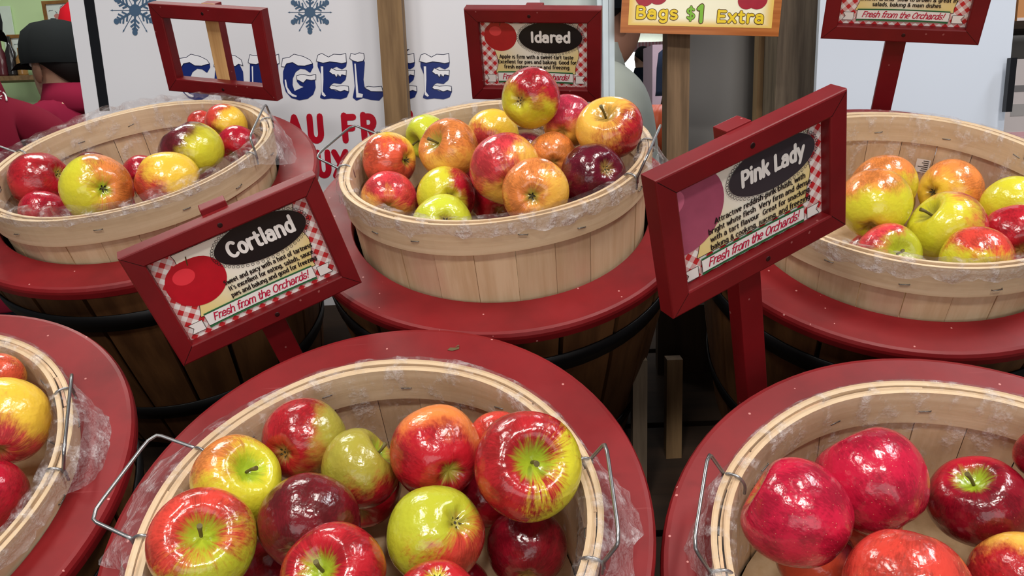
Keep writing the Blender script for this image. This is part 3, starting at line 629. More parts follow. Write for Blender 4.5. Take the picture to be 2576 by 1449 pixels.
# ------------------------------------------------------------------ framed signs
SG = {
 'cort': dict(w=.2050, h=.1356, b=.0185, T=(-.2727,-.0166,.8294), ex=(.8682,-.4301,.2474), ey=(.254,.8136,.5229), row='front'),
 'pink': dict(w=.2050, h=.1376, b=.0198, T=(.2149,-.0716,.6937), ex=(.8578,-.4263,.2872), ey=(.2185,.8082,.5468), row='front'),
 'idar': dict(w=.2075, h=.1465, b=.0208, T=(.0328,-.3559,1.2338), ex=(.9799,.0711,-.1861), ey=(.0598,.7861,.6152), row='back'),
 'empt': dict(w=.2200, h=.1487, b=.0233, T=(-.5016,-.394,1.3401), ex=(.9481,.1501,-.2803), ey=(.0176,.8554,.5177), row='back'),
 'topr': dict(w=.2050, h=.1361, b=.0205, T=(.5391,-.4008,1.0904), ex=(.9401,.1419,-.3099), ey=(.0861,.7807,.619), row='back'),
}
TXT = {
 'cort': ('Cortland', ['Sweet and juicy with a hint of tartness.', "It's excellent for eating, salads, sauce,", 'pies and baking and good for freezing.']),
 'pink': ('Pink Lady', ['Attractive reddish-pink blush, with', 'bright white flesh. Very firm and dense,', 'with a tart flavour. Great for snacking,', 'baking & cooking, juicing, and freezing.']),
 'idar': ('Idared', ['Apple is firm with a sweet-tart taste.', 'Excellent for pies and baking. Good for', 'fresh eating, sauce and freezing.']),
 'topr': ('', ['', 'distinct aroma. Slow to brown & great in', 'salads, baking & main dishes.']),
}
SLAB = {
 'cort': 'red framed sign reading Cortland on a stake behind the front middle basket',
 'pink': 'red framed sign with a mauve apple on its card, before the back right basket',
 'idar': 'red framed sign reading Idared behind the heaped middle basket',
 'empt': 'empty red frame without a card, its bare wooden stake showing through',
 'topr': 'red framed sign cut by the top edge above the back right basket'}
APR = {'cort': rgb(196, 20, 40), 'pink': rgb(176, 84, 112), 'idar': rgb(182, 36, 40), 'topr': rgb(190, 40, 40)}
def sign(k):
    s = SG[k]; ez = Vector(s['ex']).cross(-Vector(s['ey'])); m = frame(s['T'], s['ex'], ez)
    t = thing('framed_sign', SLAB[k], 'sign', m, 'red framed price signs')
    w, h, b, d = s['w'], s['h'], s['b'], .019
    def loop(bm, e, z): return [bm.verts.new((x, y, z)) for x, y in ((-w/2+e, -h/2+e), (w/2-e, -h/2+e), (w/2-e, h/2-e), (-w/2+e, h/2-e))]
    bm = bmesh.new(); L = [loop(bm, *p) for p in ((0, -d), (0, -.0016), (.0006, -.0005), (.0018, 0), (b-.0018, 0), (b-.0004, -.0008), (b, -.002), (b, -d))]
    for a, c in zip(L, L[1:] + L[:1]):
        for i in range(4): bm.faces.new((a[i], a[(i+1)%4], c[(i+1)%4], c[i]))
    bmesh.ops.recalc_face_normals(bm, faces=bm.faces)
    for sx in (-1, 1):
        for sy in (-1, 1): ribbon(bm, [(sx*(w/2-.002), sy*(h/2-.002)), (sx*(w/2-b+.001), sy*(h/2-b+.001))], .0006, .0001, 1, False)
    fr = obj('frame', bm, [REDF, SCRW], t)
    for x, y in ((-.004, h/2-b*.5), (.006, -h/2+b*.5)):
        bm = bmesh.new(); lathe(bm, [(.0001, .0002), (.0022, .0004), (.0026, .0002), (.0027, -.0005)], 16, c=(x, y)); obj('screw', bm, SCRW, t)
    # stake: from just above the frame down to the rack
    ey = Vector(s['ey']); Ls = (Vector(s['T']).dot(PLN) - SHELF[s['row']]) / -ey.dot(PLN) - h/2 - .012
    bm = bmesh.new(); x0 = {'empt': -.018, 'cort': -.016, 'pink': -.0135}.get(k, -.0135); tp = {'empt': .001, 'pink': .001, 'idar': -.002}.get(k, .006)
    sw = .027; sh = -.0 
    zf = -d - .0006; zb = zf - .018
    ver = [(x0, h/2+tp), (x0+sw, h/2+tp), (x0+sw, -h/2-Ls), (x0, -h/2-Ls)]
    box(bm, (x0, -h/2-Ls, zb), (x0+sw, h/2+tp, zf), .0012)
    for f in bm.faces: f.material_index = 1 if (k == 'empt' and f.normal.z > .9) else 0
    obj('stake', bm, [REDF, FRESH], t)
    if k == 'empt': return
    ow, oh = w - 2*b, h - 2*b; zc = -.0115
    def X(u): return (u - .5) * ow
    def Y(v): return (.5 - v) * oh
    card = obj('card', boxbm((-ow/2-.0006, -oh/2-.0006, zc-.001), (ow/2+.0006, oh/2+.0006, zc)), GING, t)
    z = zc + .0002
    # cream label with wavy sides
    top, bot = (.04, .80); xs = (.13, .90)
    pts = []
    for i in range(13):
        v = i / 12; pts.append((X(xs[0] + .018 * math.sin(v * 9.5 + .6)), Y(top + (bot - top) * v)))
    rt = [(X(xs[1] + .018 * math.sin(v / 12 * 9.5 + 2.2)), Y(top + (bot - top) * v / 12)) for v in range(13)][::-1]
    bm = bmesh.new(); poly(bm, pts + rt, z, 0); ribbon(bm, pts + rt, .0006, z + .0001, 1, False, True); obj('cream_label', bm, [CREAM, INK], card)
    # printed apple
    ca, cy_, ra = {'cort': (.20, .41, .175), 'pink': (.06, .30, .26), 'idar': (.185, .24, .15), 'topr': (.185, .24, .15)}[k]
    am = mpl('printed_apple', APR[k], .3, 0, .4, .25, 90)
    bm = bmesh.new(); ptsa = []
    for i in range(40):
        a = 2*PI*i/40; rr_ = ra*ow*(1 + .04*math.sin(a) - .10*max(0, math.sin(a))**8); ptsa.append((max(X(ca)+rr_*math.cos(a)*1.03, -ow/2), min(Y(cy_)+rr_*math.sin(a)*.95, oh/2)))
    poly(bm, ptsa, z+.0003, 0)
    if k != 'pink':
        ribbon(bm, [(X(ca), Y(cy_)+ra*ow*.70), (X(ca)+.002, min(Y(cy_)+ra*ow*1.0, oh/2))], .0012, z+.0006, 1)
    lt = tuple(min(1, c*1.5+.03) for c in APR[k][:3]) + (1,); poly(bm, [(max(x, -ow/2), min(y, oh/2)) for x, y in ell(X(ca)-ra*ow*.3, Y(cy_)+ra*ow*.35, ra*ow*.38, ra*ow*.3)], z+.0004, 2)
    obj('apple_picture', bm, [am, BRN, mpl('printed_apple_sheen', lt, .3)], card)
    # oval plaque with lace edge
    oc = (X(.655), Y(.245)); rx_, ry_ = ow*.295, oh*.235
    bm = bmesh.new(); poly(bm, ell(*oc, rx_, ry_, 56), z+.0009, 0)
    NL = 58
    for i in range(NL):
        a = 2*PI*i/NL; c = (oc[0]+(rx_+.0022)*math.cos(a), oc[1]+(ry_+.0022)*math.sin(a))
        if abs(c[1]) > oh/2 - .0005: continue
        ribbon(bm, [(c[0]+.0015*math.cos(q*.9), c[1]+.0015*math.sin(q*.9)) for q in range(8)], .00045, z+.0011, 0, False)
    if TXT[k][0]:
        T = TXT[k][0]; hs = oh*(.165 if len(T) > 6 else .14); sx_ = min(1.2, 1.46*rx_ / (textw(T, .5)*hs/7)); hs *= min(1, sx_/.85); letters(bm, T, oc[0], oc[1]-hs*.45, hs, oh*.036, z+.0014, 1, align='c', sx=1.46*rx_/(textw(T, .5)*hs/7) if len(T) > 6 else 1.08, track=.5)
    obj('oval_plaque', bm, [BLKV if k != 'pink' else mpl('faded_black_print', rgb(58, 52, 58), .35), WHI], card)
    # description
    lines = TXT[k][1]; n = len(lines); bm = bmesh.new()
    cu, wd_, v0, dv, hc = {'cort': (.63, .59, .575, .080, .050), 'pink': (.565, .72, .535, .082, .050), 'idar': (.52, .75, .565, .078, .052), 'topr': (.52, .75, .565, .080, .052)}[k]
    wmax = max(textw(l) for l in lines if l)
    for i, ln in enumerate(lines):
        if ln: letters(bm, ln, X(cu), Y(v0 + dv*i), oh*hc, oh*.0115, z+.0009, 0, serif=.5, align='c', sx=wd_*ow/(wmax*oh*hc/7), rnd=False)
    obj('lettering', bm, INK, card)
    # ribbon banner
    v1, v2 = (.785, .925) if k != 'pink' else (.83, .965); bm = bmesh.new()
    for sx in (-1, 1):
        x0, x1 = sx*.385*ow, sx*.475*ow; yy = Y((v1+v2)/2+.03); hh = (v2-v1)*oh*.42
        poly(bm, [(x0, yy+hh), (x1, yy+hh), (x1-sx*.004, yy), (x1, yy-hh), (x0, yy-hh)], z+.0010, 0); ribbon(bm, [(x0, yy+hh), (x1, yy+hh), (x1-sx*.004, yy), (x1, yy-hh), (x0, yy-hh)], .0005, z+.0011, 2, False, True)
    gp = [(X(.14+.72*i/10), Y(v1-.012-.010*math.sin(PI*i/10))) for i in range(11)] + [(X(.86-.72*i/10), Y(v2+.018+(.012 if i in (0,10) else 0))) for i in range(11)]
    poly(bm, gp, z+.0012, 1)
    wp_ = [(X(.14+.72*i/10), Y(v1+.004-.010*math.sin(PI*i/10))) for i in range(11)] + [(X(.86-.72*i/10), Y(v2-.010*math.sin(PI*i/10))) for i in range(11)]
    poly(bm, wp_, z+.0014, 0); ribbon(bm, wp_, .0004, z+.0015, 2, False, True)
    S_ = 'Fresh from the Orchards!'
    letters(bm, S_, 0, Y(v2-.035), oh*.085, oh*.0125, z+.0017, 3, shear=.32, track=.05, align='c', sx=.64*ow/(textw(S_, .05)*oh*.085/7), join=True)
    obj('ribbon_banner', bm, [WHI, GRN, INK, CRIM], card)
for k in SG: sign(k)
# ------------------------------------------------------------------ setting behind
HZ = Vector((0, -1, 0)); HZs = -Yc       # horizontal, towards the viewer (survey)
def vbox(px0, px1, py, z, y0, y1, d, yaw=0.0):
    """upright box whose front face spans px0..px1 on image row py at distance z; returns (matrix, bm, width)"""
    ex = Xc.copy(); zz = HZs.copy()
    if yaw: ex = M3.inverted() @ (Matrix.Rotation(yaw, 3, 'Z') @ (M3 @ ex)); zz = M3.inverted() @ (Matrix.Rotation(yaw, 3, 'Z') @ HZ)
    a = at(px0, py, z); n = zz; r = ray(px1, py); b = r * (a.dot(n) / r.dot(n)); c = (a + b) / 2; w = (b - a).length
    m = frame(c, ex, zz); m[2][3] = y0
    return m, boxbm((-w/2, 0, -d), (w/2, y1 - y0, 0)), w
def vthing(name, label, cat, mat, *a, group=None, **kw):
    m, bm, w = vbox(*a, **kw); o = obj(name, bm, mat); o.matrix_world = m; return tag(o, label, cat, group)
FLOORM = mpl('concrete_floor', rgb(104, 98, 92), .6, 0, .3, .2, 4)
struct('floor', boxbm((-7, -3.5, -.1), (7, 13, 0)), FLOORM)
# white display board with frosted lettering
BY = math.radians(8.6)
exB = Vector((1, 0, -.154)); 
zB = (M3.inverted() @ (wv(exB).normalized().cross(Vector((0, 0, 1))))).normalized()   # toward viewer
p0 = at(850, 250, 1.62)
def onB(px, py): r = ray(px, py); return r * (p0.dot(zB) / r.dot(zB))
mB = frame(p0, exB, zB); iB = mB.inverted()
def LB(px, py): v = iB @ wp(onB(px, py)); return (v.x, v.y)
xl = LB(172, 3)[0]; xr = LB(1358, 3)[0]; zf = wp(p0).z
board = thing('freezer_sign_board', 'white upright board with frosted blue lettering and snowflakes behind the baskets', 'sign board', mB)
obj('panel', boxbm((xl, -zf, -.045), (xr, 2.05 - zf, 0)), BOARD, board)
bm = bmesh.new(); x0 = LB(211, 1)[0]; x1 = LB(237, 1)[0]; yb = LB(258, 279)[1]; poly(bm, [(x0, yb), (x1, yb), (x1, 2.05 - zf), (x0, 2.05 - zf)], .0006); obj('stripe', bm, BLKV, board)
def crop2(pts): return [LB(x / 2.995 + 700, y / 2.995) for x, y in pts]
def sh(pts, dx, dy=0, s=1): return [(x * s + dx, y + dy) for x, y in pts]
Gb = [(62,478),(100,470),(140,492),(200,497),(258,480),(262,505),(240,545),(205,520),(165,515),(130,540),(108,590),(106,640),(122,690),(160,672),(200,655),(165,640),(142,612),(150,590),(215,600),(275,603),(280,660),(262,710),(220,742),(160,752),(100,735),(60,690),(40,620),(40,540)]
Gc = [(25,500),(35,440),(85,432),(120,408),(190,425),(240,450),(262,480),(230,488),(200,497),(150,495),(110,470),(65,480),(50,505)]
Gc2 = [(140,570),(180,560),(240,570),(285,560),(284,600),(250,605),(215,598),(190,625),(165,610),(142,600)]
Gh = [(50,600),(60,600),(72,660),(105,705),(142,722),(138,732),(108,726),(75,702),(55,650)]
Cb = [(62,478),(100,470),(140,492),(200,497),(258,480),(262,505),(240,545),(205,520),(165,515),(130,540),(108,590),(106,640),(122,690),(160,685),(210,660),(255,640),(268,680),(250,720),(200,748),(150,750),(100,735),(60,690),(40,620),(40,540)]
Eb = [(300,465),(340,470),(390,462),(440,470),(515,465),(510,500),(480,520),(440,500),(400,515),(392,545),(410,560),(450,575),(500,560),(512,570),(505,600),(470,630),(420,622),(390,640),(400,670),(440,690),(500,685),(530,660),(532,690),(515,730),(470,745),(400,738),(345,745),(318,735),(330,690),(325,560),(300,500)]
Ec = [[(288,460),(300,415),(330,402),(380,430),(420,408),(470,412),(510,402),(515,470),(480,478),(440,470),(390,465),(340,475),(300,465)],
      [(385,540),(400,512),(440,530),(480,530),(515,528),(512,570),(480,562),(470,580),(450,560),(440,585),(425,560),(410,560)],
      [(385,660),(400,640),(440,650),(490,645),(530,650),(532,690),(500,680),(470,690),(430,675),(400,672)]]
Eh = [(322,500),(340,500),(342,600),(338,690),(362,722),(350,728),(330,715)]
Lb = [(560,455),(600,462),(640,450),(650,470),(645,540),(640,600),(648,655),(700,680),(745,672),(790,690),(790,720),(760,755),(700,750),(640,735),(590,755),(565,735),(580,650),(570,540)]
Lc = [[(540,440),(548,402),(580,410),(610,398),(645,402),(650,440),(640,460),(600,468),(560,455)], [(648,660),(680,650),(720,655),(780,650),(790,690),(745,690),(700,688)]]
Lh = [(575,480),(585,480),(605,700),(640,710),(635,735),(590,735)]
Ob = [(60,480),(110,472),(160,490),(215,480),(245,540),(250,610),(230,690),(190,740),(140,752),(90,735),(50,680),(35,600),(40,530)]
Oi = [(125,560),(160,550),(175,600),(165,660),(140,690),(118,650),(112,600)]
Oc = [(28,500),(40,440),(90,430),(130,408),(190,420),(235,450),(248,495),(215,482),(190,500),(160,490),(110,472),(65,482),(45,505)]
Nb = [(50,475),(120,470),(190,600),(195,480),(255,475),(262,560),(255,740),(200,745),(115,610),(112,735),(60,745),(50,640)]
Nc = [[(35,470),(48,412),(90,420),(125,410),(135,470),(95,485),(50,480)], [(180,480),(190,412),(230,420),(265,408),(270,478),(230,490),(195,485)]]
Nh = [(62,500),(72,500),(76,700),(96,720),(70,730)]
def letter(name, body, caps, hi, dx, hole=None, acc=None, s=1.0):
    bm = bmesh.new(); poly(bm, crop2(sh(body, dx, 0, s)), .0006, 0); ribbon(bm, crop2(sh(body, dx, 0, s)), .0016, .0007, 0, False, True)
    if hole: poly(bm, crop2(sh(hole, dx, 0, s)), .0010, 1)
    for c in caps: poly(bm, crop2(sh(c, dx, 0, s)), .0012, 1); ribbon(bm, crop2(sh(c, dx, 0, s)), .0011, .0014, 2, True, True)
    if hi: poly(bm, crop2(sh(hi, dx, 0, s)), .0014, 1)
    if acc: poly(bm, crop2(acc), .0006, 2)
    obj(name, bm, [NAVY, SNOW, LINE], board)
letter('frosted_letter', Cb, [Gc], Gh, -776)
letter('frosted_letter', Ob, [Oc], Gh, -512, Oi)
letter('frosted_letter', Nb, Nc, Nh, -260)
letter('frosted_letter', Gb, [Gc, Gc2], Gh, 0)
letter('frosted_letter', Eb, Ec, Eh, 0)
letter('frosted_letter', Lb, Lc, Lh, 0)
letter('frosted_letter', Eb, Ec, Eh, 513, acc=[(950,372),(990,370),(950,405),(925,420),(930,395)])
letter('frosted_letter', Eb, Ec, Eh, 775)
def flake(cx, cy, rx, ry, flip):
    bm = bmesh.new()
    def q(a, r): return LB(cx + rx * r * math.cos(a), cy - ry * r * math.sin(a))
    sc = (LB(cx + rx, cy)[0] - LB(cx, cy)[0])
    poly(bm, [q(2*PI*i/24, .25) for i in range(24)], .0006)
    for i in range(6):
        a = PI/6 + i*PI/3
        ribbon(bm, [q(a, .2), q(a, .88)], sc*.085, .0007)
        poly(bm, [(q(a, .90)[0] + sc*.115*math.cos(t*.5236), q(a, .90)[1] + sc*.115*math.sin(t*.5236)) for t in range(12)], .0008)
        for r0 in (.36, .54, .70):
            for s in (-1, 1):
                e = q(a, r0); d = q(a, r0 + .2); dx, dy = d[0]-e[0], d[1]-e[1]; c, s_ = math.cos(s*.9), math.sin(s*.9); L = 1.25 if r0 < .6 else .8
                ribbon(bm, [e, (e[0]+(dx*c-dy*s_)*L, e[1]+(dx*s_+dy*c)*L)], sc*.07, .0009, 0, False)
        a = i*PI/3
        ribbon(bm, [q(a, .2), q(a, 1.0)], sc*.028, .0007)
        poly(bm, [q(a, 1.04), q(a+.04, .93), q(a-.04, .93)], .0008)
    obj('snowflake', bm, FLAKE, board)
flake(340, 26, 60, 62, 0); flake(780, 31, 54, 54, 0)
def word(s, px, py, hpx, wpx, adv):
    bm = bmesh.new(); a = LB(px, py); k = LB(px + 100, py)[0] - a[0]; size = hpx / 100 * k
    for ch, x in zip(s, adv): letters(bm, ch, LB(x, py)[0], a[1], size * .80, size * wpx * .9, .0006, 0, sx=.82)
    obj('lettering', bm, REDV, board)
word('AUFRAI', 735, 357, 72, .235, [726, 778, 864, 912, 970, 1026])
word('UX', 800, 443, 70, .235, [798, 842])
# pale side and aluminium corner at the right end of the board
m, bm, w = vbox(1350, 1502, 10, 1.60, 0, 2.05, .04); o = obj('freezer_side_panel', bm, mpl('pale_green_enamel', rgb(206, 216, 212), .3, 0, .5, .03, 3)); o.matrix_world = m; tag(o, 'pale enamel panel between the lettered board and the aluminium corner post', 'panel')
ALU = mpl('brushed_aluminium', rgb(186, 196, 200), .3, .8)
t = thing('aluminium_corner_post', 'shiny aluminium corner post right of the red framed Idared sign', 'post')
for i, (a, b_, d) in enumerate(((1503, 1516, .0), (1517, 1531, .008), (1532, 1546, .0))):
    m, bm, w = vbox(a, b_, 120, 1.56 - d, 0, 2.05, .03); o = obj('ridge' if i != 1 else 'channel', bm, ALU, t); o.matrix_world = m
# wooden posts
vthing('sign_post', 'rough wooden post standing in front of the lettered board', 'post', TIMBV, 958, 1018, 150, 1.53, 0, 2.1, .05)
pp = vthing('sign_post', 'weathered wooden post carrying the yellow bags sign', 'post', POST, 1679, 1735, 160, 1.53, 0, 2.1, .05)
vthing('timber_column', 'thick weathered timber column left of the plain white panel', 'column', WEATH, 1956, 2058, 100, 1.62, 0, 2.3, .09)
vthing('timber_batten', 'narrow brown batten at the edge of the grey metal panel', 'batten', TIMBV, 1909, 1931, 100, 1.70, 0, 2.3, .03)
vthing('timber_batten', 'pale narrow strip between the brown batten and the timber column', 'batten', mpl('pale_strip', rgb(150, 150, 140), .6), 1932, 1942, 100, 1.74, 0, 2.3, .03)
GREY = mpl('grey_metal', rgb(128, 126, 124), .38, .35, .4, .05, 2)
vthing('freezer_cabinet', 'plain grey metal cabinet side behind the yellow bags sign', 'cabinet', GREY, 1716, 1908, 150, 1.78, 0, 2.2, .04, yaw=.0)
pw = vthing('white_panel', 'plain cool white panel behind the back right basket', 'panel', BOARD2, 2056, 2541, 160, 1.52, 0, 2.2, .012)
# yellow bags sign
bx = Vector((1, .040, -.05)); bo_ = at(1760, 20, 1.47); m = frame(bo_, bx, M3.inverted() @ (wv(bx).normalized().cross(Vector((0, 0, 1)))))
im = m.inverted(); zn = M3.inverted() @ m.to_3x3().col[2]
def onS(px, py): r = ray(px, py); v = im @ wp(r * (bo_.dot(zn) / r.dot(zn))); return v.x, v.y
L0, B0 = onS(1560, 79); R0, B1 = onS(1958, 95); BB = (B0 + B1) / 2; TT = BB + .18
bs = thing('bags_sign', 'yellow and cream printed sign reading Bags $1 Extra on a wooden post', 'sign', m)
WG = wood('printed_wood_border', rgb(190, 116, 58), rgb(160, 88, 38), (4, 90, 4), .3, .0)
cd = obj('card', boxbm((L0, BB, -.004), (R0, TT, 0)), WG, bs)
bm = bmesh.new(); e = .014; poly(bm, [(L0+e, BB+e), (R0-e, BB+e), (R0-e, TT-e), (L0+e, TT-e)], .0003)
def bagcream():
    t = NT('bag_sign_cream'); g = t.n('ShaderNodeSeparateXYZ'); t.put(g.inputs[0], t.obj()); cx_, cy_ = (L0+R0)/2, (BB+TT)/2
    a = t.math('DIVIDE', t.math('ABSOLUTE', t.math('SUBTRACT', g.outputs[0], cx_)), (R0-L0)/2-e); b = t.math('DIVIDE', t.math('ABSOLUTE', t.math('SUBTRACT', g.outputs[1], cy_)), (TT-BB)/2-e)
    t.set(col=t.mix(t.ss(t.math('MAXIMUM', a, b), .78, 1.0), rgb(248, 242, 212), rgb(234, 196, 96)), rough=.3); return t.m
obj('cream_field', bm, bagcream(), cd)
bm = bmesh.new()
def bagtext(s, px, py, hpx, wpx, mi, serif=.5, sx=1.0):
    x, y = onS(px, py); k = (onS(px+100, py)[0]-x)/100
    letters(bm, s, x, y, hpx*k, wpx*k*1.55, .0006, 2, serif=serif, sx=sx, track=.9); letters(bm, s, x, y, hpx*k, wpx*k, .0010, mi, serif=serif, sx=sx, track=.9)
bagtext('Bags', 1598, 45, 27, 6.2, 0, .5, 1.3); bagtext('Extra', 1802, 55, 27, 6.2, 0, .5, 1.28); bagtext('$', 1725, 48, 27, 5.0, 1, 0, 1.2); bagtext('1', 1752, 54, 38, 8.5, 1, .0, 1.05)
obj('lettering', bm, [YEL, LIME, BRN], cd)
for (ax_, ay_, rr_) in ((1622, -8, 24), (1655, -14, 26), (1878, 2, 22), (1905, -2, 26)):
    bm = bmesh.new(); x, y = onS(ax_, ay_); k = (onS(ax_+100, ay_)[0]-x)/100; poly(bm, ell(x, y, rr_*k, rr_*k*.95), .0006 + rr_*1e-5); obj('apple_picture', bm, mpl('printed_red_apple', rgb(176, 28, 52), .3, 0, .4, .3, 120), cd)
for px, py in ((1700, -40), (1700, -80)): pass
# green wall, its pictures and shelf
GW = mpl('pale_green_wall', rgb(206, 232, 176), .8, 0, .2, .03, 2)
m, bm, w = vbox(-700, 420, 60, 3.7, 0, 3.0, .08); struct('wall_left', bm, GW, m)
WOODF = wood('picture_frame_wood', rgb(150, 104, 54), rgb(120, 80, 40), (20, 20, 20), .5, 0)
def picture(px0, px1, py0, py1, z, label, tilt, marks):
    c = at((px0+px1)/2, (py0+py1)/2, z); w = (px1-px0)*z/F; h = (py1-py0)*z/F
    m = frame(c, Xc, HZs) @ Matrix.Rotation(tilt, 4, 'Z'); t = thing('framed_picture', label, 'picture', m)
    bm = bmesh.new(); e = .014
    for lo, hi in (((-w/2, -h/2), (w/2, -h/2+e)), ((-w/2, h/2-e), (w/2, h/2)), ((-w/2, -h/2+e), (-w/2+e, h/2-e)), ((w/2-e, -h/2+e), (w/2, h/2-e))): box(bm, lo+(-.02,), hi+(0,))
    obj('frame', bm, WOODF, t); bm = boxbm((-w/2+e, -h/2+e, -.018), (w/2-e, h/2-e, -.008)); obj('print', bm, mpl('print_paper', rgb(222, 230, 224), .5, 0, .3, .05, 20), t)
    bm = bmesh.new(); r = random.Random(3)
    for i in range(marks): x, y = r.uniform(-.3, .3)*w, r.uniform(-.32, .32)*h; ribbon(bm, [(x, y), (x+r.uniform(-.08, .08)*w, y+r.uniform(-.05, .05)*h), (x+r.uniform(-.1, .1)*w, y+r.uniform(-.06, .06)*h)], w*.02, -.0075, 0)
    poly(bm, ell(-w*.08, h*.02, w*.1, h*.08), -.0072, 1); obj('drawing', bm, [mpl('grey_drawing_ink', rgb(130, 140, 140), .6), mpl('red_drawing_ink', rgb(200, 130, 120), .6)], t)
picture(110, 186, 3, 80, 3.6, 'wood framed drawing on the pale green wall above the black cap', .02, 26)
picture(22, 100, 88, 166, 3.55, 'low framed notice on the green wall left of the black cap', .0, 6)
m, bm, w = vbox(4, 32, 60, 3.697, 1.62, 1.95, .004); 
o = obj('notice_sign', bm, mpl('pale_paper', rgb(226, 240, 224), .6)); o.matrix_world = m; tag(o, 'pale paper strip pinned high on the green wall', 'notice')
# cluttered shelf at the far left
sh_ = thing('wall_shelf', 'wooden shelf along the green wall behind the two people in maroon', 'shelf', frame(at(60, 190, 3.5), Xc, HZs))
obj('board', boxbm((-1.0, -.02, -.18), (.5, 0, .02)), TIMB, sh_)
for x in (-.9, .4): obj('bracket', boxbm((x, -.15, -.18), (x+.03, -.02, -.15)), TIMB, sh_)
rr = random.Random(5); base = frame(at(60, 190, 3.5), Xc, HZs)
for i, (x, h, col, lab) in enumerate(((-.115, .155, rgb(92, 40, 46), 'dark red bottle on the wall shelf'), (-.072, .17, rgb(38, 34, 34), 'black bottle on the wall shelf'), (-.03, .12, rgb(150, 110, 60), 'amber bottle on the wall shelf'), (-.165, .14, rgb(120, 70, 74), 'mauve bottle on the wall shelf'))):
    bm = bmesh.new(); lathe(bm, [(.001, 0), (.02, .001), (.021, .01), (.021, h*.6), (.009, h*.78), (.009, h), (.001, h)], 20)
    o = obj('bottle', bm, mpl('bottle_glass', col, .15, 0, .6), smooth=True); o.matrix_world = base @ Matrix.Translation((x, .0005, -.05)) @ Matrix.Rotation(-PI/2, 4, 'X'); tag(o, lab, 'bottle', 'bottles on the wall shelf')
# right edge: shelf unit with packages
ru = thing('shelf_unit', 'dark shelf unit stocked with packages at the right edge', 'shelf')
m, bm, w = vbox(2480, 2900, 150, 2.5, 0, 2.1, .03); o = obj('back_panel', bm, mpl('shelf_grey', rgb(150, 146, 142), .6), ru); o.matrix_world = m
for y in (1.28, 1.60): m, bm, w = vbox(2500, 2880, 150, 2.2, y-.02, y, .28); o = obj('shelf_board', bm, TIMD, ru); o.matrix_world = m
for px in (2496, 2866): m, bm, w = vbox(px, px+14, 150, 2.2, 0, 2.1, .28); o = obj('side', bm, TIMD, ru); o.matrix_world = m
def pack(name, lab, cat, px0, px1, y0, y1, col, extra=()):
    t = thing(name, lab, cat); m, bm, w = vbox(px0, px1, 150, 2.2, y0, y1, .16); o = obj('carton', bm, mpl('carton_print', col, .4, 0, .4, .1, 12), t); o.matrix_world = m
    for u0, u1, v0, v1, c in extra:
        H = y1-y0; o = obj('printed_panel', boxbm((-w/2+u0*w, v0*H, 0), (-w/2+u1*w, v1*H, .001)), mpl('carton_print', c, .4), t); o.matrix_world = m
pack('package', 'orange and magenta carton on the upper shelf at the right edge', 'package', 2548, 2640, 1.6005, 1.80, rgb(216, 150, 96), [(.25, 1, .05, .4, rgb(206, 70, 190)), (0, 1, -.0, .04, rgb(236, 220, 216))])
pack('package', 'pale pink and grey carton on the lower shelf at the right edge', 'package', 2540, 2640, 1.2805, 1.50, rgb(206, 194, 192), [(.15, .6, .6, .68, rgb(120, 116, 116)), (.15, .5, .3, .45, rgb(166, 160, 158)), (0, 1, 0, .1, rgb(222, 170, 176))])
m, bm, w = vbox(2537, 2553, 210, 1.505, wp(at(2541, 282, 1.5)).z, wp(at(2541, 146, 1.5)).z, .012); o = obj('handle', bm, BLKV); o.parent = pw; o.matrix_parent_inverse = pw.matrix_world.inverted(); o.matrix_world = m; o['label'] = 'black bar handle'
# corridor seen between the board and the grey cabinet
m, bm, w = vbox(1300, 1980, 150, 11.2, 0, 4.2, .1); struct('wall_far', bm, mpl('far_wall', rgb(232, 240, 226), .8), m)
def glow():
    m = bpy.data.materials.new('daylight_window'); m.use_nodes = True; b = m.node_tree.nodes['Principled BSDF']; b.inputs['Emission Color'].default_value = (.95, 1, .97, 1); b.inputs['Emission Strength'].default_value = 3.2; return m
m, bm, w = vbox(1530, 1700, 150, 11.0, wp(at(1600, 215, 11.0)).z, wp(at(1600, 118, 11.0)).z, .04); struct('window_1', bm, glow(), m)
def strip():
    t = NT('striped_valance'); g = t.n('ShaderNodeSeparateXYZ'); t.put(g.inputs[0], t.obj()); v = t.math('GREATER_THAN', t.math('FRACT', t.math('MULTIPLY', g.outputs[0], 22)), .5)
    t.set(col=t.mix(v, rgb(226, 150, 156), rgb(240, 206, 206)), rough=.8); return t.m
m, bm, w = vbox(1520, 1710, 150, 10.8, wp(at(1600, 131, 10.8)).z, wp(at(1600, 107, 10.8)).z, .02); o = obj('striped_valance', bm, strip()); o.matrix_world = m; tag(o, 'pink striped valance above the bright far window', 'valance')
m, bm, w = vbox(1641, 1690, 250, 4.4, 0, 1.72, .3); o = obj('display_stand', bm, mpl('mauve_stand', rgb(196, 168, 180), .6)); o.matrix_world = m; tag(o, 'mauve display stand between the person in the pale jacket and the post', 'stand')
def coat():
    bm = bmesh.new(); lathe(bm, [(.02, .0), (.05, -.02), (.10, -.06), (.115, -.18), (.12, -.36), (.125, -.40), (.001, -.40)], 24, rf=lambda a, z: .012*math.sin(5*a)); return bm
o = obj('hanging_coat', coat(), mpl('dark_blue_cloth', rgb(34, 46, 72), .9), smooth=True); o.matrix_world = Matrix.Translation(wp(at(1692, 112, 4.0))) @ Matrix.Scale(.62, 4); tag(o, 'dark blue garment hanging behind the weathered post', 'garment')
bm = bmesh.new(); lathe(bm, [(.001, .075), (.03, .085), (.08, .06), (.1, 0), (.08, -.06), (.03, -.075), (.001, -.07)], 40, rf=lambda a, z: .006*math.cos(10*a)); tube(bm, [(0, 0, .07), (.01, 0, .12)], .012, 8, 1)
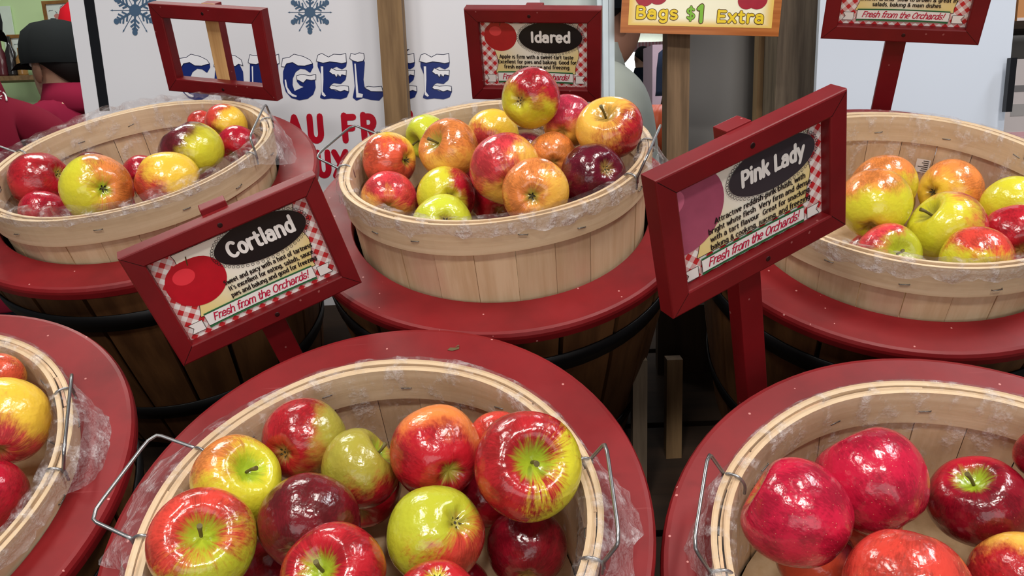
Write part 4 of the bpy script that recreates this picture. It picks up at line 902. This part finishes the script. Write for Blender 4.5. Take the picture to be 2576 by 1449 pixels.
o = obj('pumpkin', bm, [mpl('orange_pumpkin', rgb(212, 84, 40), .5), TIMD]); o.matrix_world = Matrix.Translation(wp(at(1668, 330, 2.6))); tag(o, 'orange pumpkin glimpsed left of the weathered post', 'pumpkin')
m, bm, w = vbox(1640, 1720, 330, 2.7, 0, wp(at(1668, 330, 2.6)).z - .078, .35); o = obj('crate_stand', bm, TIMD); o.matrix_world = m @ Matrix.Translation((0, 0, .25)); tag(o, 'dark stand under the orange pumpkin', 'stand')
# ------------------------------------------------------------------ people (seen from behind)
def person(loc, facing, scale, top, label, cap=None, hair=rgb(26, 20, 18), skin=rgb(196, 150, 124), bottoms=rgb(36, 38, 48), arm=0, duck=(0, 0)):
    m = Matrix.Translation(loc) @ Matrix.Rotation(facing, 4, 'Z') @ Matrix.Scale(scale, 4)     # faces local +Y, 1.75 tall
    P = dict(pel=((0, 0, .98), (.165, .115)), bel=((0, .01, 1.12), (.155, .11)), che=((0, 0, 1.30), (.185, .125)), clav=((0, -.005, 1.42), (.13, .085)), neck=((0, .0, 1.49), (.056, .058)), jaw=((0, .025, 1.565), (.062, .078)), head=((0, .012, 1.64), (.078, .098)), crown=((0, .0, 1.70), (.062, .08)))
    for q in ('jaw', 'head', 'crown'): (x_, y_, z_), r_ = P[q]; P[q] = ((x_, y_ + duck[0], z_ - duck[1]), r_)
    if duck[1]: P['neck'] = ((0, .01, 1.475), (.066, .066))
    names = list(P); E = [(i, i+1) for i in range(len(names)-1)]
    V = [P[n][0] for n in names]; Rr = [P[n][1] for n in names]
    def chain(root, pts):
        p = root
        for co, r in pts: V.append(co); Rr.append((r, r) if not isinstance(r, tuple) else r); E.append((p, len(V)-1)); p = len(V)-1
        return p
    for s in (-1, 1):
        chain(0, [((s*.095, 0, .90), .088), ((s*.10, .01, .70), .082), ((s*.10, .02, .50), .058), ((s*.10, -.01, .28), .056), ((s*.10, -.01, .09), .04), ((s*.11, .12, .035), .034)])
        f = arm if s > 0 else arm*.6
        w = chain(3, [((s*.10, -.005, 1.425), .062), ((s*.175, 0, 1.395), .064), ((s*.215, 0, 1.29), .056), ((s*.25, .0 + .05*f, 1.12), .045), ((s*.24, .10 + .16*f, .93 + .18*f), .033), ((s*.235, .14 + .20*f, .86 + .20*f), (.034, .02))])
        hx, hy, hz = V[w]
        for q in range(4): chain(w, [((hx + s*(-.022 + .0145*q), hy + .035, hz - .045), .0095), ((hx + s*(-.022 + .0145*q) - s*.004, hy + .055, hz - .085 + .006*abs(q-1.5)), .0085)])
        chain(w, [((hx - s*.036, hy + .02, hz - .012), .011), ((hx - s*.044, hy + .045, hz - .038), .0095)])
    me = bpy.data.meshes.new('person_cage'); me.from_pydata(V, E, []); tmp = bpy.data.objects.new('person_cage', me); C.objects.link(tmp)
    md = tmp.modifiers.new('s', 'SKIN'); md.use_smooth_shade = True
    for i, r in enumerate(Rr): me.skin_vertices[0].data[i].radius = r
    me.skin_vertices[0].data[0].use_root = True
    sd = tmp.modifiers.new('d', 'SUBSURF'); sd.levels = sd.render_levels = 2
    dg = bpy.context.evaluated_depsgraph_get(); body = bpy.data.meshes.new_from_object(tmp.evaluated_get(dg)); bpy.data.objects.remove(tmp)
    for v in body.vertices:       # face: brow, nose, chin
        x, y, z = v.co; y -= duck[0]; z += duck[1]
        if z > 1.52 and y > .02:
            v.co.y += .022*math.exp(-((x/.013)**2 + ((z-1.612)/.022)**2)) - .008*math.exp(-(((abs(x)-.03)/.014)**2 + ((z-1.645)/.013)**2)) + .006*math.exp(-((x/.02)**2 + ((z-1.56)/.01)**2))
    cloth = lambda c: mpl('cloth', c, .9, 0, .15, .12, 14)
    for c in (mpl('skin', skin, .55, 0, .4, .08), cloth(top), cloth(bottoms), mpl('shoe', rgb(20, 20, 22), .5)): body.materials.append(c)
    for p in body.polygons:
        c = p.center; p.use_smooth = True
        hand = abs(c.x) > .19 and c.z < .95 + .18*arm and c.y > .06
        p.material_index = 3 if c.z < .075 else 2 if c.z < .97 and abs(c.x) < .19 else 0 if (hand or (c.z > 1.50 - duck[1]*.7 and abs(c.x) < .07 + 9*max(0, c.z - 1.53 + duck[1]))) else 1
    o = bpy.data.objects.new('person', body); C.objects.link(o); o.matrix_world = m; tag(o, label, 'person')
    hm = mpl('hair', hair, .6, 0, .3, .2, 60)
    for s in (-1, 1):
        bm = bmesh.new(); r = bmesh.ops.create_uvsphere(bm, u_segments=14, v_segments=10, radius=1)
        for v in r['verts']: v.co = Vector((s*(.079 + .012*abs(v.co.x)) + s*.006*v.co.z, -.005 + .020*v.co.y - .006*v.co.z, 1.615 + .034*v.co.z))
        for f in bm.faces: f.smooth = True
        obj('ear', bm, body.materials[0], o)
    bm = bmesh.new(); r = bmesh.ops.create_uvsphere(bm, u_segments=28, v_segments=20, radius=1)
    for v in r['verts']:
        x, y, z = v.co; front = max(0, y)
        lo = .02 if y > .0 else .02 + .075*min(1, -y*1.6)
        v.co = Vector((x*.083*(1 if z > -.3 else 1 - .25*(-z-.3)), -.006 + y*.104 - front*.02, 1.650 + z*(.095 if z > 0 else lo)))
    for f in bm.faces: f.smooth = True
    obj('hair', bm, hm, o)
    for s in (-1, 1):
        bm = bmesh.new(); r = bmesh.ops.create_uvsphere(bm, u_segments=10, v_segments=8, radius=.011)
        for v in r['verts']: v.co += Vector((s*.03, .092, 1.645))
        obj('eye', bm, WHI, o)
    bm = bmesh.new(); lathe(bm, [(.085, 1.44), (.094, 1.46), (.086, 1.49), (.074, 1.535), (.068, 1.532), (.078, 1.47)], 32, True, rf=lambda a, z: .008*math.sin(a)); bmesh.ops.recalc_face_normals(bm, faces=bm.faces); obj('collar', bm, body.materials[1], o)
    bm = bmesh.new(); lathe(bm, [(.168, .955), (.175, .96), (.172, 1.02), (.160, 1.05)], 40, rf=lambda a, z: -.045*abs(math.sin(a))); obj('shirt_hem', bm, body.materials[1], o)
    if cap:
        cm = cloth(cap); bm = bmesh.new()
        lathe(bm, [(.100, 1.640), (.103, 1.66), (.100, 1.70), (.088, 1.738), (.06, 1.762), (.02, 1.772), (.001, 1.773)], 48, rf=lambda a, z: .012*abs(math.sin(a)) - .002*(abs(math.sin(3*a)) < .06))
        cp = obj('cap', bm, cm, o, True)
        bm = bmesh.new(); pts = []
        for j in range(7):
            u = j/6; row = []
            for i in range(13):
                x = (i/12-.5)*2; row.append(bm.verts.new((x*.085*(1-.12*u*u), .085 + .085*u*math.sqrt(max(0, 1-.55*x*x)) + .018*(1-x*x), 1.655 - .012*x*x - .022*u)))
            pts.append(row)
        for a, b_ in zip(pts, pts[1:]):
            for i in range(12): bm.faces.new((a[i], a[i+1], b_[i+1], b_[i])).smooth = True
        bmesh.ops.solidify(bm, geom=list(bm.faces), thickness=.003)
        obj('brim', bm, cm, cp)
        bm = bmesh.new(); lathe(bm, [(.001, 1.773), (.008, 1.777), (.009, 1.772)], 12); obj('button', bm, cm, cp)
        bm = bmesh.new(); tube(bm, [Vector((.034*math.cos(PI*i/10), -.1075 + .008*(1-math.sin(PI*i/10)), 1.655 + .034*math.sin(PI*i/10))) for i in range(11)], .003, 6); obj('strap_arch', bm, cm, cp)
    for c in o.children:
        if not c.name.startswith('collar'): c.location = (0, duck[0], -duck[1])
    return o
def stand(px, py, z, hy, face, top_h, **kw):
    """person whose head centre (1.64 of 1.75 m) is seen at px,py"""
    h = wp(at(px, py, z)); sc = h.z / (1.64 - kw.get('duck', (0, 0))[1]) if top_h is None else top_h
    return person(Vector((h.x, h.y, 0)), face, sc, **kw)
MAR = rgb(132, 22, 52)
stand(172, 160, 2.5, 0, math.radians(62), None, top=MAR, label='person in a maroon shirt and black cap seen from behind at the upper left', cap=rgb(30, 32, 33), arm=.7, duck=(.04, .045))
pm = stand(-120, 75, 1.95, 0, math.radians(15), None, top=rgb(118, 20, 42), label='person in maroon with a white emblem on the back, cut by the left edge', cap=rgb(30, 32, 33), arm=.5)
stand(232, 96, 3.1, 0, math.radians(20), None, top=rgb(150, 30, 40), label='person in a red cap mostly hidden behind the white board', cap=rgb(214, 24, 40))
stand(1484, 30, 2.3, 0, math.radians(-62), None, top=rgb(196, 198, 188), label='person in a pale grey jacket walking away right of the Idared sign', cap=rgb(24, 26, 30), bottoms=rgb(60, 62, 70), skin=rgb(176, 122, 98), duck=(.07, .02))
stand(1616, 143, 9.6, 0, math.radians(20), None, top=rgb(30, 38, 50), label='distant person in dark clothes against the bright window', bottoms=rgb(26, 30, 40))

bpy.context.view_layer.update(); iP = pm.matrix_world.inverted()
def onP(px, py, off=.004):
    o_ = iP @ ORG; d_ = (iP.to_3x3() @ wv(ray(px, py))).normalized(); ok, loc, nr, _ = pm.ray_cast(o_, d_)
    return loc + nr * off if ok else None
bm = bmesh.new(); pts = [onP(-8 + 24*math.cos(PI*i/12), 256 - 24*math.sin(PI*i/12)) for i in range(13)]; pts = [q for q in pts if q]
if len(pts) > 2: tube(bm, pts, .0022, 6)
for j in range(3):
    q = [onP(-26 + 6*i, 250 + 2.5*((i + j) % 2) - 6*j) for i in range(6)]; q = [x for x in q if x]
    if len(q) > 2 and j < 2: tube(bm, q, .0014, 5)
if bm.verts: obj('white_emblem', bm, WHI, pm)

bF = BK['F']; rF = ray(1140, 878); nF = Vector(bF['n']); pF = rF * (Vector(bF['C']).dot(nF) / rF.dot(nF))
bm = bmesh.new(); poly(bm, [(-.006, -.001), (-.001, -.003), (.006, -.0015), (.0065, .002), (.002, .001), (-.003, .002)], .0006); poly(bm, [(.002, .001), (.0065, .002), (.006, .004)], .0016)
o = obj('leaf_scrap', bm, mpl('dry_leaf', rgb(92, 78, 48), .7)); o.matrix_world = frame(pF, (1, -.1, 0), nF); tag(o, 'small dry leaf scrap on the back of the front middle red lid', 'leaf')
# ------------------------------------------------------------------ timber rack under the barrels
rk = thing('display_rack', 'rough timber rack carrying the tilted barrels, dark between the lids', 'rack')
for row, ks in (('front', 'FRE'), ('back', 'MLQ')):
    c = Vector((0, 0, 0))
    for k in ks: v = Vector(BK[k]['C']); c += (v - PLN * (v.dot(PLN) - SHELF[row])) / 3
    c.x = -.06
    m = frame(c, (1, 0, 0), PLN)
    for i in range(4 if row == 'front' else 3):
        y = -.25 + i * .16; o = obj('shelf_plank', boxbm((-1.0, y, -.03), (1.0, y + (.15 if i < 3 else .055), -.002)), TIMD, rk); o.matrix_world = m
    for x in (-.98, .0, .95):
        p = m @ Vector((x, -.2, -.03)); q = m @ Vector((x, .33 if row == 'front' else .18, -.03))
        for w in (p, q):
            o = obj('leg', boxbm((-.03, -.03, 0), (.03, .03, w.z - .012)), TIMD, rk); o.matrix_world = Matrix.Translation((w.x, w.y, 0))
def upright(lab, mat, px0, px1, pyt, pyb, z, d=.02):
    a = wp(at((px0+px1)/2, pyt, z)); h = wp(at((px0+px1)/2, pyb, z)); m, bm, w = vbox(px0, px1, (pyt+pyb)/2, z, min(h.z, a.z - .1), a.z, d); o = obj('timber_offcut', bm, mat); o.matrix_world = m; tag(o, lab, 'timber'); return o
upright('short pale board standing upright in the dark gap between the front lids', TIMBV, 1677, 1716, 895, 1190, 1.16)
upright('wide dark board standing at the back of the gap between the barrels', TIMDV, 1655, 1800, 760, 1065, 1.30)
upright('grey-brown board standing left of the short pale one in the gap', WEATH, 1592, 1628, 890, 1400, 1.10)
# ------------------------------------------------------------------ light
def area(name, loc, size, power, col, rot=(0, 0, 0)):
    l = bpy.data.lights.new(name, 'AREA'); l.shape = 'RECTANGLE'; l.size, l.size_y = size; l.energy = power; l.color = col
    o = bpy.data.objects.new(name, l); C.objects.link(o); o.location = loc; o.rotation_euler = rot; return o
WARM, COOL = (1, .95, .88), (.93, .97, 1)
area('ceiling_light', (-.75, -.95, 3.0), (.5, .22), 30, WARM)
area('ceiling_light', (.55, -1.05, 3.0), (.5, .22), 32, WARM)
area('ceiling_light', (-1.0, .35, 3.1), (.22, .6), 18, WARM)
area('ceiling_light', (.75, .35, 3.1), (.22, .6), 22, WARM)
area('ceiling_light', (1.7, .9, 3.1), (.28, .9), 22, COOL)
area('ceiling_light', (-1.2, 2.2, 3.1), (1.2, .3), 34, (.96, 1, .92))
area('ceiling_light', (.9, 3.6, 3.1), (1.2, .3), 40, COOL)
area('front_fill_light', (0, -3.2, 1.5), (4.2, 1.8), 46, (1, .98, .96), (math.radians(90), 0, 0))  # soft fill added behind the camera to brighten the inner basket walls
wd = bpy.data.worlds.new('shop_light'); bpy.context.scene.world = wd; wd.use_nodes = True
wd.node_tree.nodes['Background'].inputs[0].default_value = (.80, .84, .88, 1); wd.node_tree.nodes['Background'].inputs[1].default_value = .15
# ------------------------------------------------------------------ camera
cam = bpy.data.cameras.new('camera'); cam.sensor_width = 36; cam.lens = 36 * F / 2576; cam.clip_start = .02; cam.clip_end = 60
co = bpy.data.objects.new('camera', cam); C.objects.link(co)
mw = Matrix.Identity(4)
for i in range(3): mw[i][0] = M3[i][0]; mw[i][1] = -M3[i][1]; mw[i][2] = -M3[i][2]; mw[i][3] = ORG[i]
co.matrix_world = mw; bpy.context.scene.camera = co
vs = bpy.context.scene.view_settings; vs.view_transform = 'Standard'; vs.look = 'None'; vs.gamma = 1; vs.exposure = -0.08; vs.use_curve_mapping = False
